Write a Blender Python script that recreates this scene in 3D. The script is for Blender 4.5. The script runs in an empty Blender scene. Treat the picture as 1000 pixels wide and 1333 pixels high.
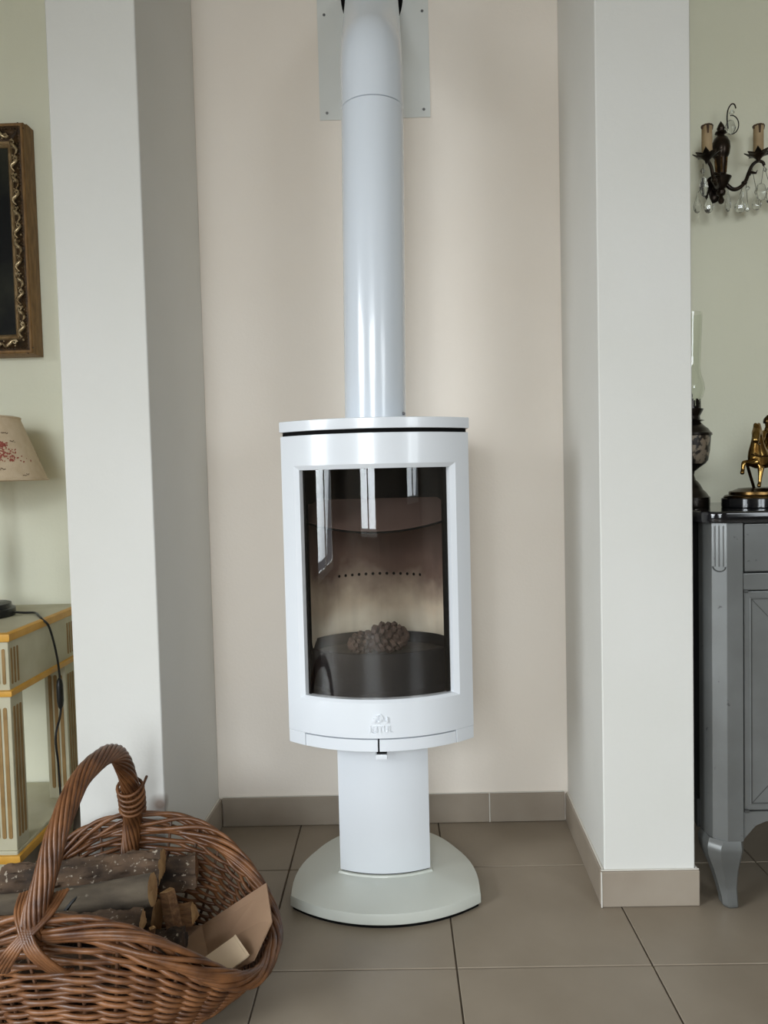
import bpy, bmesh, math, random
from mathutils import Vector, Matrix, noise
C = bpy.context.scene.collection
sc = bpy.context.scene
PI = math.pi

# ---------------------------------------------------------------- camera
cd = bpy.data.cameras.new('camera'); cam = bpy.data.objects.new('camera', cd); C.objects.link(cam)
F_PX, TILT, ROLL, YAW, EYE = 980.75, 0.0458, -0.0246, -0.0145, 1.05
cd.sensor_fit = 'AUTO'; cd.sensor_width = 36.0; cd.lens = F_PX / 1333.0 * 36.0
cd.clip_start = 0.05
_fw = Vector((math.sin(YAW) * math.cos(TILT), math.cos(YAW) * math.cos(TILT), -math.sin(TILT)))
_rt = Vector((math.cos(YAW), -math.sin(YAW), 0)); _up = _rt.cross(_fw)
_r = math.cos(ROLL) * _rt + math.sin(ROLL) * _up
_u = -math.sin(ROLL) * _rt + math.cos(ROLL) * _up
cam.matrix_world = Matrix(((_r.x, _u.x, -_fw.x, 0), (_r.y, _u.y, -_fw.y, 0), (_r.z, _u.z, -_fw.z, EYE), (0, 0, 0, 1)))
sc.camera = cam

# ---------------------------------------------------------------- world, daylight, exposure
sc.view_settings.view_transform = 'Standard'; sc.view_settings.look = 'None'
sc.view_settings.gamma = 1.0; sc.view_settings.use_curve_mapping = False
sc.view_settings.exposure = 0.0
sc.cycles.use_denoising = True
sc.cycles.max_bounces = 12; sc.cycles.diffuse_bounces = 6; sc.cycles.transparent_max_bounces = 24
sc.cycles.caustics_reflective = False; sc.cycles.caustics_refractive = False
sc.cycles.sample_clamp_indirect = 6.0
w = bpy.data.worlds.new('world'); sc.world = w; w.use_nodes = True
w.node_tree.nodes['Background'].inputs[0].default_value = (0.78, 0.88, 1.0, 1)
w.node_tree.nodes['Background'].inputs[1].default_value = 1.0
# room box
RX0, RX1, RY0, RY1, RZ = -3.2, 3.9, -2.8, 2.247, 2.85
# (centre, width, bottom, top, wall) of the three windows
WIN = [('left', -0.98, 1.55, 0.30, 2.20), ('front', -0.68, 1.20, 0.55, 2.20), ('front', 3.0, 1.25, 0.80, 2.20)]
DOWN = math.radians(34)      # the sky sends its light downwards into the room
def daylight(i, power):
    side, c, wd, z0, z1 = WIN[i]
    l = bpy.data.lights.new('window_daylight', 'AREA'); l.shape = 'RECTANGLE'
    l.size = wd + 0.5; l.size_y = z1 - z0 + 0.5; l.energy = power; l.color = (0.91, 0.96, 1.0); l.spread = math.radians(120)
    o = bpy.data.objects.new('window_daylight', l); C.objects.link(o)
    if side == 'left':
        o.location = (RX0 - 0.34, c, (z0 + z1) / 2 + 0.06); o.rotation_euler = (PI / 2 - DOWN, 0, -PI / 2)
    else:
        o.location = (c, RY0 - 0.34, (z0 + z1) / 2 + 0.06); o.rotation_euler = (PI / 2 - DOWN, 0, 0)
daylight(0, 225); daylight(1, 100); daylight(2, 66)

# ---------------------------------------------------------------- materials
def lin(c):
    return tuple(((v / 255) / 12.92 if v / 255 < 0.04045 else ((v / 255 + 0.055) / 1.055) ** 2.4) for v in c) + (1,)
def mat(name, col, rough=0.5, metal=0.0, col2=None, scale=8.0, lo=0.35, hi=0.65, bump=0.0, bscale=60.0, coat=0.0, stretch=None, detail=5.0, spec=0.5, rvar=0.0):
    m = bpy.data.materials.new(name); m.use_nodes = True
    nt = m.node_tree; p = nt.nodes['Principled BSDF']
    p.inputs['Base Color'].default_value = lin(col); p.inputs['Roughness'].default_value = rough
    p.inputs['Metallic'].default_value = metal; p.inputs['Coat Weight'].default_value = coat
    p.inputs['Coat Roughness'].default_value = 0.08; p.inputs['Specular IOR Level'].default_value = spec
    tc = nt.nodes.new('ShaderNodeTexCoord'); vec = tc.outputs['Object']
    if stretch:
        mp = nt.nodes.new('ShaderNodeMapping'); mp.inputs['Scale'].default_value = stretch
        nt.links.new(vec, mp.inputs['Vector']); vec = mp.outputs['Vector']
    n = nt.nodes.new('ShaderNodeTexNoise'); n.inputs['Scale'].default_value = scale; n.inputs['Detail'].default_value = detail
    nt.links.new(vec, n.inputs['Vector'])
    r = nt.nodes.new('ShaderNodeValToRGB')
    r.color_ramp.elements[0].position = lo; r.color_ramp.elements[1].position = hi
    r.color_ramp.elements[0].color = lin(col); r.color_ramp.elements[1].color = lin(col2 or col)
    nt.links.new(n.outputs['Fac'], r.inputs['Fac']); nt.links.new(r.outputs['Color'], p.inputs['Base Color'])
    if rvar:
        mr = nt.nodes.new('ShaderNodeMapRange'); mr.inputs['To Min'].default_value = rough - rvar; mr.inputs['To Max'].default_value = rough + rvar
        nt.links.new(n.outputs['Fac'], mr.inputs['Value']); nt.links.new(mr.outputs['Result'], p.inputs['Roughness'])
    if bump:
        b = nt.nodes.new('ShaderNodeTexNoise'); b.inputs['Scale'].default_value = bscale; b.inputs['Detail'].default_value = 4
        nt.links.new(vec, b.inputs['Vector'])
        bn = nt.nodes.new('ShaderNodeBump'); bn.inputs['Strength'].default_value = bump; bn.inputs['Distance'].default_value = 0.004
        nt.links.new(b.outputs['Fac'], bn.inputs['Height']); nt.links.new(bn.outputs['Normal'], p.inputs['Normal'])
    return m
def flecked(m, pale, thr, fs):
    nt = m.node_tree; p = nt.nodes['Principled BSDF']; src = p.inputs['Base Color'].links[0].from_socket
    n = nt.nodes.new('ShaderNodeTexNoise'); n.inputs['Scale'].default_value = fs; n.inputs['Detail'].default_value = 3
    tc = nt.nodes.new('ShaderNodeTexCoord'); nt.links.new(tc.outputs['Object'], n.inputs['Vector'])
    r = nt.nodes.new('ShaderNodeValToRGB'); r.color_ramp.elements[0].position = thr; r.color_ramp.elements[1].position = thr + 0.07
    nt.links.new(n.outputs['Fac'], r.inputs['Fac'])
    mx = nt.nodes.new('ShaderNodeMix'); mx.data_type = 'RGBA'; mx.inputs['B'].default_value = lin(pale)
    nt.links.new(r.outputs['Color'], mx.inputs['Factor']); nt.links.new(src, mx.inputs['A']); nt.links.new(mx.outputs['Result'], p.inputs['Base Color'])
    return m
def bark(name, dark, mid, pale, thr, fs, bump):
    return flecked(mat(name, dark, 0.9, 0, mid, 24, 0.34, 0.68, bump=bump, bscale=48, stretch=(0.4, 1, 1), detail=9), pale, thr, fs)
M = {}
M['cream'] = mat('cream_paint', (236, 226, 214), 0.75, 0, (238, 229, 218), 3, bump=0.12, bscale=140)
M['white'] = mat('pale_grey_paint', (210, 209, 203), 0.7, 0, (213, 212, 207), 3, bump=0.12, bscale=140)
M['green'] = mat('pale_green_paint', (226, 225, 203), 0.8, 0, (229, 228, 207), 3, bump=0.12, bscale=140)
M['ceil'] = mat('ceiling_paint', (215, 212, 202), 0.85, 0, (218, 215, 206), 3)
M['room'] = mat('dimmed_room_walls', (112, 106, 96), 0.85, 0, (118, 112, 102), 3)  # unseen walls darkened like backlit ones, to cut fill and reflected haze
M['tile'] = mat('beige_floor_tile', (133, 121, 105), 0.42, 0, (145, 133, 117), 5, 0.3, 0.7, 0.05, 40, detail=8, rvar=0.08)
M['skirt'] = mat('beige_skirting_tile', (143, 131, 117), 0.4, 0, (156, 145, 131), 6, 0.3, 0.7, 0.05, 40, detail=8)
M['grout'] = mat('brown_grout', (84, 73, 60), 0.9, 0, (100, 88, 74), 30)
M['caulk'] = mat('white_caulk', (205, 200, 190), 0.6, 0, (210, 206, 198), 30)
M['enamel'] = mat('white_enamel', (222, 226, 231), 0.22, 0, (224, 228, 233), 3, coat=0.35, bump=0.02, bscale=260)
M['enamel_base'] = mat('grey_white_enamel', (198, 201, 192), 0.34, 0, (202, 205, 197), 4, coat=0.15, bump=0.03, bscale=260)
M['pipe'] = mat('white_pipe_enamel', (214, 221, 229), 0.2, 0, (216, 223, 231), 3, coat=0.3)
M['plate'] = mat('white_sheet_steel', (214, 216, 212), 0.4, 0, (217, 219, 216), 4)
M['black'] = mat('matt_black', (10, 10, 10), 0.8, 0, (14, 14, 13), 20, spec=0.1)
M['iron'] = mat('dark_cast_iron', (27, 27, 29), 0.7, 0, (36, 35, 36), 18, bump=0.15, bscale=120, spec=0.12)
M['ash'] = mat('dark_ash', (50, 47, 45), 0.95, 0, (68, 63, 59), 40, bump=0.5, bscale=90)
M['cone'] = mat('pine_cone_scale', (54, 40, 34), 0.8, 0, (88, 70, 60), 60)
M['screw'] = mat('screw_steel', (120, 122, 124), 0.35, 0.8, (140, 142, 144), 20)
M['wicker'] = mat('brown_willow', (72, 42, 24), 0.4, 0, (136, 90, 54), 22, 0.3, 0.72, bump=0.15, bscale=120, rvar=0.1)
M['wicker_dark'] = mat('dark_willow', (62, 42, 30), 0.42, 0, (104, 74, 54), 24, 0.3, 0.72, bump=0.15, bscale=120)
M['bark_rough'] = bark('rough_bark', (34, 25, 18), (104, 82, 63), (158, 146, 130), 0.62, 95, 1.0)
M['bark_grey'] = bark('grey_smooth_bark', (62, 53, 43), (100, 89, 74), (160, 150, 132), 0.66, 34, 0.6)
M['wood_end'] = mat('cut_wood', (146, 108, 68), 0.75, 0, (186, 150, 104), 30, bump=0.2, bscale=90)
M['wood_split'] = mat('split_wood', (98, 68, 44), 0.8, 0, (138, 102, 68), 24, stretch=(1, 6, 6), bump=0.4, bscale=60)
M['card'] = mat('brown_cardboard', (146, 116, 92), 0.85, 0, (158, 128, 102), 10)
M['card_pale'] = mat('pale_cardboard', (206, 182, 152), 0.8, 0, (214, 192, 164), 10)
M['console'] = mat('aged_grey_green_paint', (174, 168, 141), 0.55, 0, (187, 182, 158), 14, 0.3, 0.7, bump=0.06, bscale=60)
M['ochre'] = mat('ochre_gold_paint', (190, 138, 48), 0.42, 0, (206, 156, 66), 20, 0.3, 0.7)
M['flute'] = mat('shaded_ochre', (128, 98, 52), 0.6, 0, (146, 115, 68), 20)  # ochre with recess shade in the colour, so the flat flutes look sunk
M['blackplastic'] = mat('black_plastic', (16, 16, 16), 0.35, 0, (20, 20, 20), 10)
M['shade'] = mat('beige_linen_shade', (206, 184, 154), 0.9, 0, (214, 194, 166), 40, bump=0.25, bscale=420)
M['redprint'] = mat('faded_red_print', (150, 76, 64), 0.9, 0, (168, 94, 80), 60)
M['brownprint'] = mat('brown_print', (112, 92, 76), 0.9, 0, (128, 106, 88), 60)
M['frame_dark'] = mat('dark_bronze_frame', (48, 36, 24), 0.42, 0.3, (92, 68, 40), 40, 0.35, 0.7, bump=0.5, bscale=140)
M['frame_orn'] = mat('worn_gilt_relief', (186, 166, 130), 0.28, 0.65, (104, 80, 50), 60, 0.45, 0.65)
M['frame_side'] = mat('brown_gilt_wood', (112, 82, 46), 0.5, 0.15, (138, 104, 62), 24, stretch=(4, 4, 1))
M['gilt'] = mat('gilt_slip', (172, 148, 112), 0.35, 0.5, (142, 116, 80), 50)
M['canvas'] = mat('dark_oil_painting', (12, 13, 12), 0.6, 0, (58, 58, 44), 7, 0.45, 0.85, detail=7, spec=0.2)
M['bronze'] = mat('dark_bronze', (28, 22, 17), 0.28, 0.7, (50, 38, 27), 40)
M['bronze_gold'] = mat('rubbed_bronze', (140, 108, 66), 0.3, 0.8, (80, 58, 36), 60)
M['candle'] = mat('aged_candle_sleeve', (156, 132, 96), 0.6, 0, (176, 152, 116), 16)
M['drip'] = mat('brown_drip', (64, 46, 30), 0.5, 0, (84, 62, 42), 40)
M['grey_lacquer'] = mat('grey_patinated_lacquer', (94, 95, 93), 0.3, 0.25, (110, 112, 111), 5, 0.35, 0.7, coat=0.2, detail=8)
flecked(M['grey_lacquer'], (38, 38, 37), 0.70, 46)
M['lacquer_line'] = mat('dark_inlay', (58, 58, 56), 0.5, 0.1, (66, 66, 64), 20)
M['cab_side'] = mat('gap_shaded_side', (30, 30, 30), 0.6, 0, (36, 36, 35), 10)  # shade of the narrow gap beside the pier put into the colour
M['marble'] = mat('black_marble', (12, 12, 14), 0.1, 0, (24, 24, 26), 9)
M['brass'] = mat('polished_brass', (150, 122, 70), 0.2, 1.0, (120, 88, 44), 30, 0.4, 0.7)
M['brass_dark'] = mat('tarnished_brass', (92, 70, 40), 0.25, 1.0, (60, 46, 28), 30)
M['lampmetal'] = mat('dark_lamp_metal', (24, 20, 17), 0.25, 0.6, (40, 34, 28), 40)
M['lampbowl'] = mat('etched_lamp_bowl', (34, 29, 25), 0.35, 0.2, (132, 120, 104), 55, 0.47, 0.56, detail=2)
M['winframe'] = mat('white_window_paint', (226, 226, 222), 0.4, 0, (230, 230, 226), 5)

def glass_mat(name, tint, refl=1.0, rough=0.0, soot=False):
    m = bpy.data.materials.new(name); m.use_nodes = True; nt = m.node_tree
    for n in list(nt.nodes): nt.nodes.remove(n)
    out = nt.nodes.new('ShaderNodeOutputMaterial'); mix = nt.nodes.new('ShaderNodeMixShader')
    tr = nt.nodes.new('ShaderNodeBsdfTransparent'); gl = nt.nodes.new('ShaderNodeBsdfGlossy')
    tr.inputs['Color'].default_value = tint + (1,); gl.inputs['Roughness'].default_value = rough
    gl.inputs['Color'].default_value = (1, 1, 1, 1)
    fr = nt.nodes.new('ShaderNodeFresnel'); fr.inputs['IOR'].default_value = 1.5
    mu = nt.nodes.new('ShaderNodeMath'); mu.operation = 'MULTIPLY'; mu.use_clamp = True; mu.inputs[1].default_value = refl
    ge = nt.nodes.new('ShaderNodeNewGeometry'); inv = nt.nodes.new('ShaderNodeMath'); inv.operation = 'SUBTRACT'; inv.inputs[0].default_value = 1.0
    nt.links.new(ge.outputs['Backfacing'], inv.inputs[1]); m3 = nt.nodes.new('ShaderNodeMath'); m3.operation = 'MULTIPLY'   # each sheet reflects at its outer faces only
    nt.links.new(fr.outputs[0], mu.inputs[0]); nt.links.new(mu.outputs[0], m3.inputs[0]); nt.links.new(inv.outputs[0], m3.inputs[1]); nt.links.new(m3.outputs[0], mix.inputs['Fac'])
    nt.links.new(tr.outputs[0], mix.inputs[1]); nt.links.new(gl.outputs[0], mix.inputs[2])
    last = mix.outputs[0]
    if soot:   # streaky haze left on the pane
        tc = nt.nodes.new('ShaderNodeTexCoord'); mp = nt.nodes.new('ShaderNodeMapping')
        mp.inputs['Scale'].default_value = (26, 26, 1.6); nt.links.new(tc.outputs['Object'], mp.inputs['Vector'])
        no = nt.nodes.new('ShaderNodeTexNoise'); no.inputs['Scale'].default_value = 1.4; no.inputs['Detail'].default_value = 6
        nt.links.new(mp.outputs[0], no.inputs['Vector'])
        mr = nt.nodes.new('ShaderNodeMapRange'); mr.inputs['From Min'].default_value = 0.45; mr.inputs['From Max'].default_value = 0.8
        mr.inputs['To Min'].default_value = 0.004; mr.inputs['To Max'].default_value = 0.09
        nt.links.new(no.outputs['Fac'], mr.inputs['Value'])
        df = nt.nodes.new('ShaderNodeBsdfDiffuse'); df.inputs['Color'].default_value = lin((70, 62, 56))
        m2 = nt.nodes.new('ShaderNodeMixShader'); nt.links.new(mr.outputs[0], m2.inputs['Fac'])
        nt.links.new(last, m2.inputs[1]); nt.links.new(df.outputs[0], m2.inputs[2]); last = m2.outputs[0]
    nt.links.new(last, out.inputs['Surface'])
    return m
M['stoveglass'] = glass_mat('stove_door_glass', (0.965, 0.955, 0.945), 1.35, 0.012, True)
M['pane'] = glass_mat('window_glass', (0.97, 0.98, 0.98), 1.0)
M['chimney'] = glass_mat('lamp_chimney_glass', (0.965, 0.975, 0.955), 1.5, 0.02)
def crystal():
    m = bpy.data.materials.new('cut_crystal'); m.use_nodes = True; p = m.node_tree.nodes['Principled BSDF']
    p.inputs['Transmission Weight'].default_value = 0.92; p.inputs['IOR'].default_value = 1.5; p.inputs['Roughness'].default_value = 0.04
    p.inputs['Base Color'].default_value = (0.93, 0.95, 0.92, 1)
    return m
M['crystal'] = crystal()
def stained_white():      # the pier corner carries a small brown scuff low down
    m = mat('pale_grey_paint_scuffed', (210, 209, 203), 0.7, 0, (213, 212, 207), 3, bump=0.12, bscale=140)
    nt = m.node_tree; p = nt.nodes['Principled BSDF']; src = p.inputs['Base Color'].links[0].from_socket
    tc = nt.nodes.new('ShaderNodeTexCoord'); mp = nt.nodes.new('ShaderNodeMapping'); mp.inputs['Location'].default_value = (0.588 * 30, -1.788 * 30, -0.270 * 34); mp.inputs['Scale'].default_value = (30, 30, 34)
    nt.links.new(tc.outputs['Object'], mp.inputs['Vector'])
    ln = nt.nodes.new('ShaderNodeVectorMath'); ln.operation = 'LENGTH'; nt.links.new(mp.outputs[0], ln.inputs[0])
    mr = nt.nodes.new('ShaderNodeMapRange'); mr.inputs['From Min'].default_value = 1.0; mr.inputs['From Max'].default_value = 0.25; mr.inputs['To Max'].default_value = 0.8
    nt.links.new(ln.outputs['Value'], mr.inputs['Value'])
    mx = nt.nodes.new('ShaderNodeMix'); mx.data_type = 'RGBA'; mx.inputs['B'].default_value = lin((104, 78, 58))
    nt.links.new(mr.outputs[0], mx.inputs['Factor']); nt.links.new(src, mx.inputs['A']); nt.links.new(mx.outputs['Result'], p.inputs['Base Color'])
    return m
M['white_scuffed'] = stained_white()
def liner_mat():    # vermiculite plate: pale below, brown soot stain higher up with a ragged edge
    m = bpy.data.materials.new('sooted_fire_plate'); m.use_nodes = True; nt = m.node_tree; p = nt.nodes['Principled BSDF']
    p.inputs['Roughness'].default_value = 0.95
    tc = nt.nodes.new('ShaderNodeTexCoord'); sp = nt.nodes.new('ShaderNodeSeparateXYZ'); nt.links.new(tc.outputs['Object'], sp.inputs[0])
    n = nt.nodes.new('ShaderNodeTexNoise'); n.inputs['Scale'].default_value = 7; n.inputs['Detail'].default_value = 6
    nt.links.new(tc.outputs['Object'], n.inputs['Vector'])
    a = nt.nodes.new('ShaderNodeMath'); a.operation = 'MULTIPLY_ADD'; a.inputs[1].default_value = 0.26
    nt.links.new(n.outputs['Fac'], a.inputs[0]); nt.links.new(sp.outputs['Z'], a.inputs[2])
    mr = nt.nodes.new('ShaderNodeMapRange'); mr.inputs['From Min'].default_value = 0.77; mr.inputs['From Max'].default_value = 1.0
    nt.links.new(a.outputs[0], mr.inputs['Value'])
    r = nt.nodes.new('ShaderNodeValToRGB'); e = r.color_ramp.elements
    e[0].position = 0.0; e[0].color = lin((232, 224, 204)); e[1].position = 1.0; e[1].color = lin((92, 72, 64))
    k = e.new(0.3); k.color = lin((206, 190, 168)); k = e.new(0.8); k.color = lin((104, 83, 73))
    nt.links.new(mr.outputs[0], r.inputs['Fac']); nt.links.new(r.outputs[0], p.inputs['Base Color'])
    return m
M['liner'] = liner_mat()

# ---------------------------------------------------------------- helpers
class G:
    def __init__(s): s.bm = bmesh.new(); s.wn = False
    def face(s, vs):
        try: return s.bm.faces.new(vs)
        except ValueError: return None
    def v(s, p): return s.bm.verts.new(p)
    def poly(s, pts): return s.face([s.v(p) for p in pts])
    def box(s, a, b, bevel=0.0, seg=2):
        r = bmesh.ops.create_cube(s.bm, size=1.0); vs = r['verts']
        for v in vs: v.co = Vector([(a[i] + b[i]) / 2 + v.co[i] * (b[i] - a[i]) for i in range(3)])
        if bevel: s._bev(vs, bevel, seg)
        return s
    def _bev(s, vs, bevel, seg, ang=0.35):
        s.wn = True
        S = set(vs); es = [e for e in {e for v in vs for e in v.link_edges} if e.verts[0] in S and e.verts[1] in S and len(e.link_faces) == 2 and e.calc_face_angle(0) > ang]
        bmesh.ops.bevel(s.bm, geom=es, offset=bevel, segments=seg, profile=0.5, affect='EDGES')
    def prism(s, outline, lo, hi, axis='z', bevel=0.0, seg=2):
        def P(u, v, w):
            return {'z': (u, v, w), 'y': (u, w, v), 'x': (w, u, v)}[axis]
        A = [s.v(P(u, v, lo)) for u, v in outline]; B = [s.v(P(u, v, hi)) for u, v in outline]; n = len(A)
        s.face(A[::-1]); s.face(B)
        for i in range(n): s.face([A[i], A[(i + 1) % n], B[(i + 1) % n], B[i]])
        bmesh.ops.recalc_face_normals(s.bm, faces=[f for f in {f for v in A + B for f in v.link_faces}])
        if bevel: s._bev(A + B, bevel, seg)
        return s
    def loft(s, rings, caps=True, closed=True):
        R = [[s.v(p) for p in r] for r in rings]; n = len(R[0])
        for a, b in zip(R[:-1], R[1:]):
            for i in range(n if closed else n - 1): s.face([a[i], a[(i + 1) % n], b[(i + 1) % n], b[i]])
        if caps: s.face(R[0][::-1]); s.face(R[-1])
        return R
    def lathe(s, prof, c=(0, 0), seg=24, sx=1.0, sy=1.0):
        rings = [[(c[0] + r * sx * math.cos(2 * PI * i / seg), c[1] + r * sy * math.sin(2 * PI * i / seg), z) for i in range(seg)] for r, z in prof]
        s.loft(rings, caps=True); return s
    def tube(s, pts, r, sides=8, closed=False, caps=True, up=Vector((0, 0, 1))):
        pts = [Vector(p) for p in pts]; n = len(pts); rings = []
        nrm = None
        for i, p in enumerate(pts):
            t = (pts[(i + 1) % n] - pts[i - 1]) if closed else (pts[min(i + 1, n - 1)] - pts[max(i - 1, 0)])
            t.normalize()
            if nrm is None:
                nrm = up - t * up.dot(t)
                if nrm.length < 1e-3: nrm = Vector((1, 0, 0)) - t * t.x
            else: nrm = nrm - t * nrm.dot(t)
            nrm.normalize(); b = t.cross(nrm)
            rr = r[i] if isinstance(r, (list, tuple)) else r
            rings.append([p + (nrm * math.cos(2 * PI * k / sides) + b * math.sin(2 * PI * k / sides)) * rr for k in range(sides)])
        if closed: rings.append(rings[0])
        if closed:
            R = [[s.v(p) for p in q] for q in rings[:-1]]; R.append(R[0])
            for a, b in zip(R[:-1], R[1:]):
                for i in range(sides): s.face([a[i], a[(i + 1) % sides], b[(i + 1) % sides], b[i]])
        else: s.loft(rings, caps=caps)
        return s
    def ball(s, c, r, seg=12, rings=8, sc3=(1, 1, 1)):
        x = bmesh.ops.create_uvsphere(s.bm, u_segments=seg, v_segments=rings, radius=1.0)
        for v in x['verts']: v.co = Vector((c[0] + v.co.x * r * sc3[0], c[1] + v.co.y * r * sc3[1], c[2] + v.co.z * r * sc3[2]))
        return s
    def done(s, name, m, parent=None, angle=35, recalc=True, smooth=True):
        if recalc: bmesh.ops.recalc_face_normals(s.bm, faces=s.bm.faces[:])
        me = bpy.data.meshes.new(name); s.bm.to_mesh(me); s.bm.free()
        me.materials.append(M[m])
        if smooth:
            me.polygons.foreach_set('use_smooth', [True] * len(me.polygons)); me.set_sharp_from_angle(angle=math.radians(angle))
        o = bpy.data.objects.new(name, me); C.objects.link(o)
        if parent: o.parent = parent; o.matrix_parent_inverse = world(parent).inverted()
        if s.wn and smooth: m_ = o.modifiers.new('weighted_normals', 'WEIGHTED_NORMAL'); m_.keep_sharp = True; m_.weight = 90
        return o
def world(o):
    m = Matrix.LocRotScale(o.location, o.rotation_euler, o.scale)
    return (world(o.parent) @ o.matrix_parent_inverse @ m) if o.parent else m
def tag(o, label=None, cat=None, group=None, kind=None):
    for k, v in (('label', label), ('category', cat), ('group', group), ('kind', kind)):
        if v: o[k] = v
    return o
def thing(name, label, cat, loc=(0, 0, 0), group=None):
    o = bpy.data.objects.new(name, None); o.empty_display_size = 0.05; C.objects.link(o); o.location = loc
    return tag(o, label, cat, group)
def struct(o, label, cat): return tag(o, label, cat, kind='structure')
def cat_rom(P, k=8):
    P = [Vector(p) for p in P]; out = []
    for i in range(len(P) - 1):
        a, b, c, d = P[max(i - 1, 0)], P[i], P[i + 1], P[min(i + 2, len(P) - 1)]
        for j in range(k):
            t = j / k
            out.append(0.5 * ((2 * b) + (c - a) * t + (2 * a - 5 * b + 4 * c - d) * t * t + (3 * b - a - 3 * c + d) * t ** 3))
    out.append(P[-1]); return out
rnd = random.Random(7)

# ---------------------------------------------------------------- room shell
T, GX, GY = 0.4166, 0.109, 1.5632
fl = struct(G().box((RX0, RY0, -0.06), (RX1, RY1 + 0.05, -0.004)).done('floor', 'grout'), 'beige tiled floor with brown grout lines', 'floor')
tile_meshes = {}
for i in range(-9, 10):
    for j in range(-11, 4):
        x0, x1 = max(GX + i * T + 0.0018, RX0), min(GX + (i + 1) * T - 0.0018, RX1)
        y0, y1 = max(GY + j * T + 0.0018, RY0), min(GY + (j + 1) * T - 0.0018, RY1)
        if x1 - x0 < 0.02 or y1 - y0 < 0.02: continue
        key = (round(x1 - x0, 3), round(y1 - y0, 3))
        if key not in tile_meshes:
            g = G(); g.box((-key[0] / 2, -key[1] / 2, -0.012), (key[0] / 2, key[1] / 2, 0), 0.0012, 1)
            o = g.done('tile', 'tile', fl); tile_meshes[key] = o.data
        else:
            o = bpy.data.objects.new('tile', tile_meshes[key]); C.objects.link(o); o.parent = fl; m_ = o.modifiers.new('weighted_normals', 'WEIGHTED_NORMAL'); m_.keep_sharp = True; m_.weight = 90
        o.location = ((x0 + x1) / 2, (y0 + y1) / 2, 0)

XL, XR, PF = -0.5566, 0.5028, 1.788
LPL, LPR, RPL, RPR = -0.7845, -0.5754, 0.4851, 0.7043
struct(G().box((XL - 0.01, RY1, 0), (XR + 0.01, RY1 + 0.12, RZ)).done('wall_back', 'cream'), 'cream wall at the back of the alcove behind the stove', 'wall')
struct(G().box((RX0, RY1, 0), (XL - 0.011, RY1 + 0.12, RZ)).done('wall_back_left', 'green'), 'pale green wall behind the console table and picture', 'wall')
struct(G().box((XR + 0.011, RY1, 0), (RX1, RY1 + 0.12, RZ)).done('wall_back_right', 'green'), 'pale green wall behind the grey cabinet and sconce', 'wall')
struct(G().prism([(LPL, PF), (LPR, PF), (XL, RY1 - 0.0005), (LPL, RY1 - 0.0005)], 0, RZ, bevel=0.004, seg=3).done('wall_left_pier', 'white_scuffed'),
       'pale grey wall pier between the console table and the stove alcove', 'wall')
struct(G().prism([(RPL, PF), (RPR, PF), (RPR, RY1 - 0.0005), (XR, RY1 - 0.0005)], 0, RZ, bevel=0.004, seg=3).done('wall_right_pier', 'white'),
       'pale grey wall pier between the stove alcove and the grey cabinet', 'wall')
def wall_with_openings(axis, pos, out, lo, hi, holes, name, label):
    g = G(); xs = [lo]
    a, b = min(pos, out), max(pos, out)
    def bx(u0, u1, z0, z1):
        if u1 - u0 < 1e-4 or z1 - z0 < 1e-4: return
        if axis == 'x': g.box((a, u0, z0), (b, u1, z1))
        else: g.box((u0, a, z0), (u1, b, z1))
    u = lo
    for c, wd, z0, z1 in sorted(holes):
        bx(u, c - wd / 2, 0, RZ); bx(c - wd / 2, c + wd / 2, 0, z0); bx(c - wd / 2, c + wd / 2, z1, RZ); u = c + wd / 2
    bx(u, hi, 0, RZ)
    return struct(g.done(name, 'room'), label, 'wall')
wall_with_openings('x', RX0, RX0 - 0.08, RY0, RY1, [(c, wd, a, b) for s, c, wd, a, b in WIN if s == 'left'], 'wall_left', 'side wall of the room with a tall window')
wall_with_openings('y', RY0, RY0 - 0.08, RX0 - 0.08, RX1, [(c, wd, a, b) for s, c, wd, a, b in WIN if s == 'front'], 'wall_front', 'wall facing the stove with two windows')
struct(G().box((RX1, RY0 - 0.2, 0), (RX1 + 0.12, RY1, RZ)).done('wall_right', 'room'), 'plain side wall of the room without windows', 'wall')
struct(G().box((RX0 - 0.2, RY0 - 0.2, RZ), (RX1 + 0.12, RY1 + 0.12, RZ + 0.1)).done('ceiling', 'ceil'), 'plain painted ceiling', 'ceiling')
for i, (side, c, wd, z0, z1) in enumerate(WIN):
    e = struct(bpy.data.objects.new('window_%d' % (i + 1), None), ['tall casement window in the side wall', 'wide casement window opposite the stove', 'smaller casement window at the corner opposite the stove'][i], 'window')
    C.objects.link(e)
    pos = (RX0 - 0.04) if side == 'left' else (RY0 - 0.04)
    def bx(g, u0, u1, a, b, d=0.03):
        if side == 'left': g.box((pos - d, u0, a), (pos + d, u1, b), 0.004, 1)
        else: g.box((u0, pos - d, a), (u1, pos + d, b), 0.004, 1)
    u0, u1 = c - wd / 2, c + wd / 2
    for a, b, p, q in ((u0, u0 + 0.07, z0, z1), (u1 - 0.07, u1, z0, z1), (u0 + 0.07, u1 - 0.07, z0, z0 + 0.07), (u0 + 0.07, u1 - 0.07, z1 - 0.07, z1)):
        g = G(); bx(g, a, b, p, q); g.done('window_frame', 'winframe', e)
    g = G(); bx(g, c - 0.045, c + 0.045, z0 + 0.07, z1 - 0.07); g.done('mullion', 'winframe', e)
    for a, b in ((u0 + 0.07, c - 0.045), (c + 0.045, u1 - 0.07)):
        g = G(); bx(g, a, b, z0 + 0.07, z1 - 0.07, 0.003); g.done('pane', 'pane', e)

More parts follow.
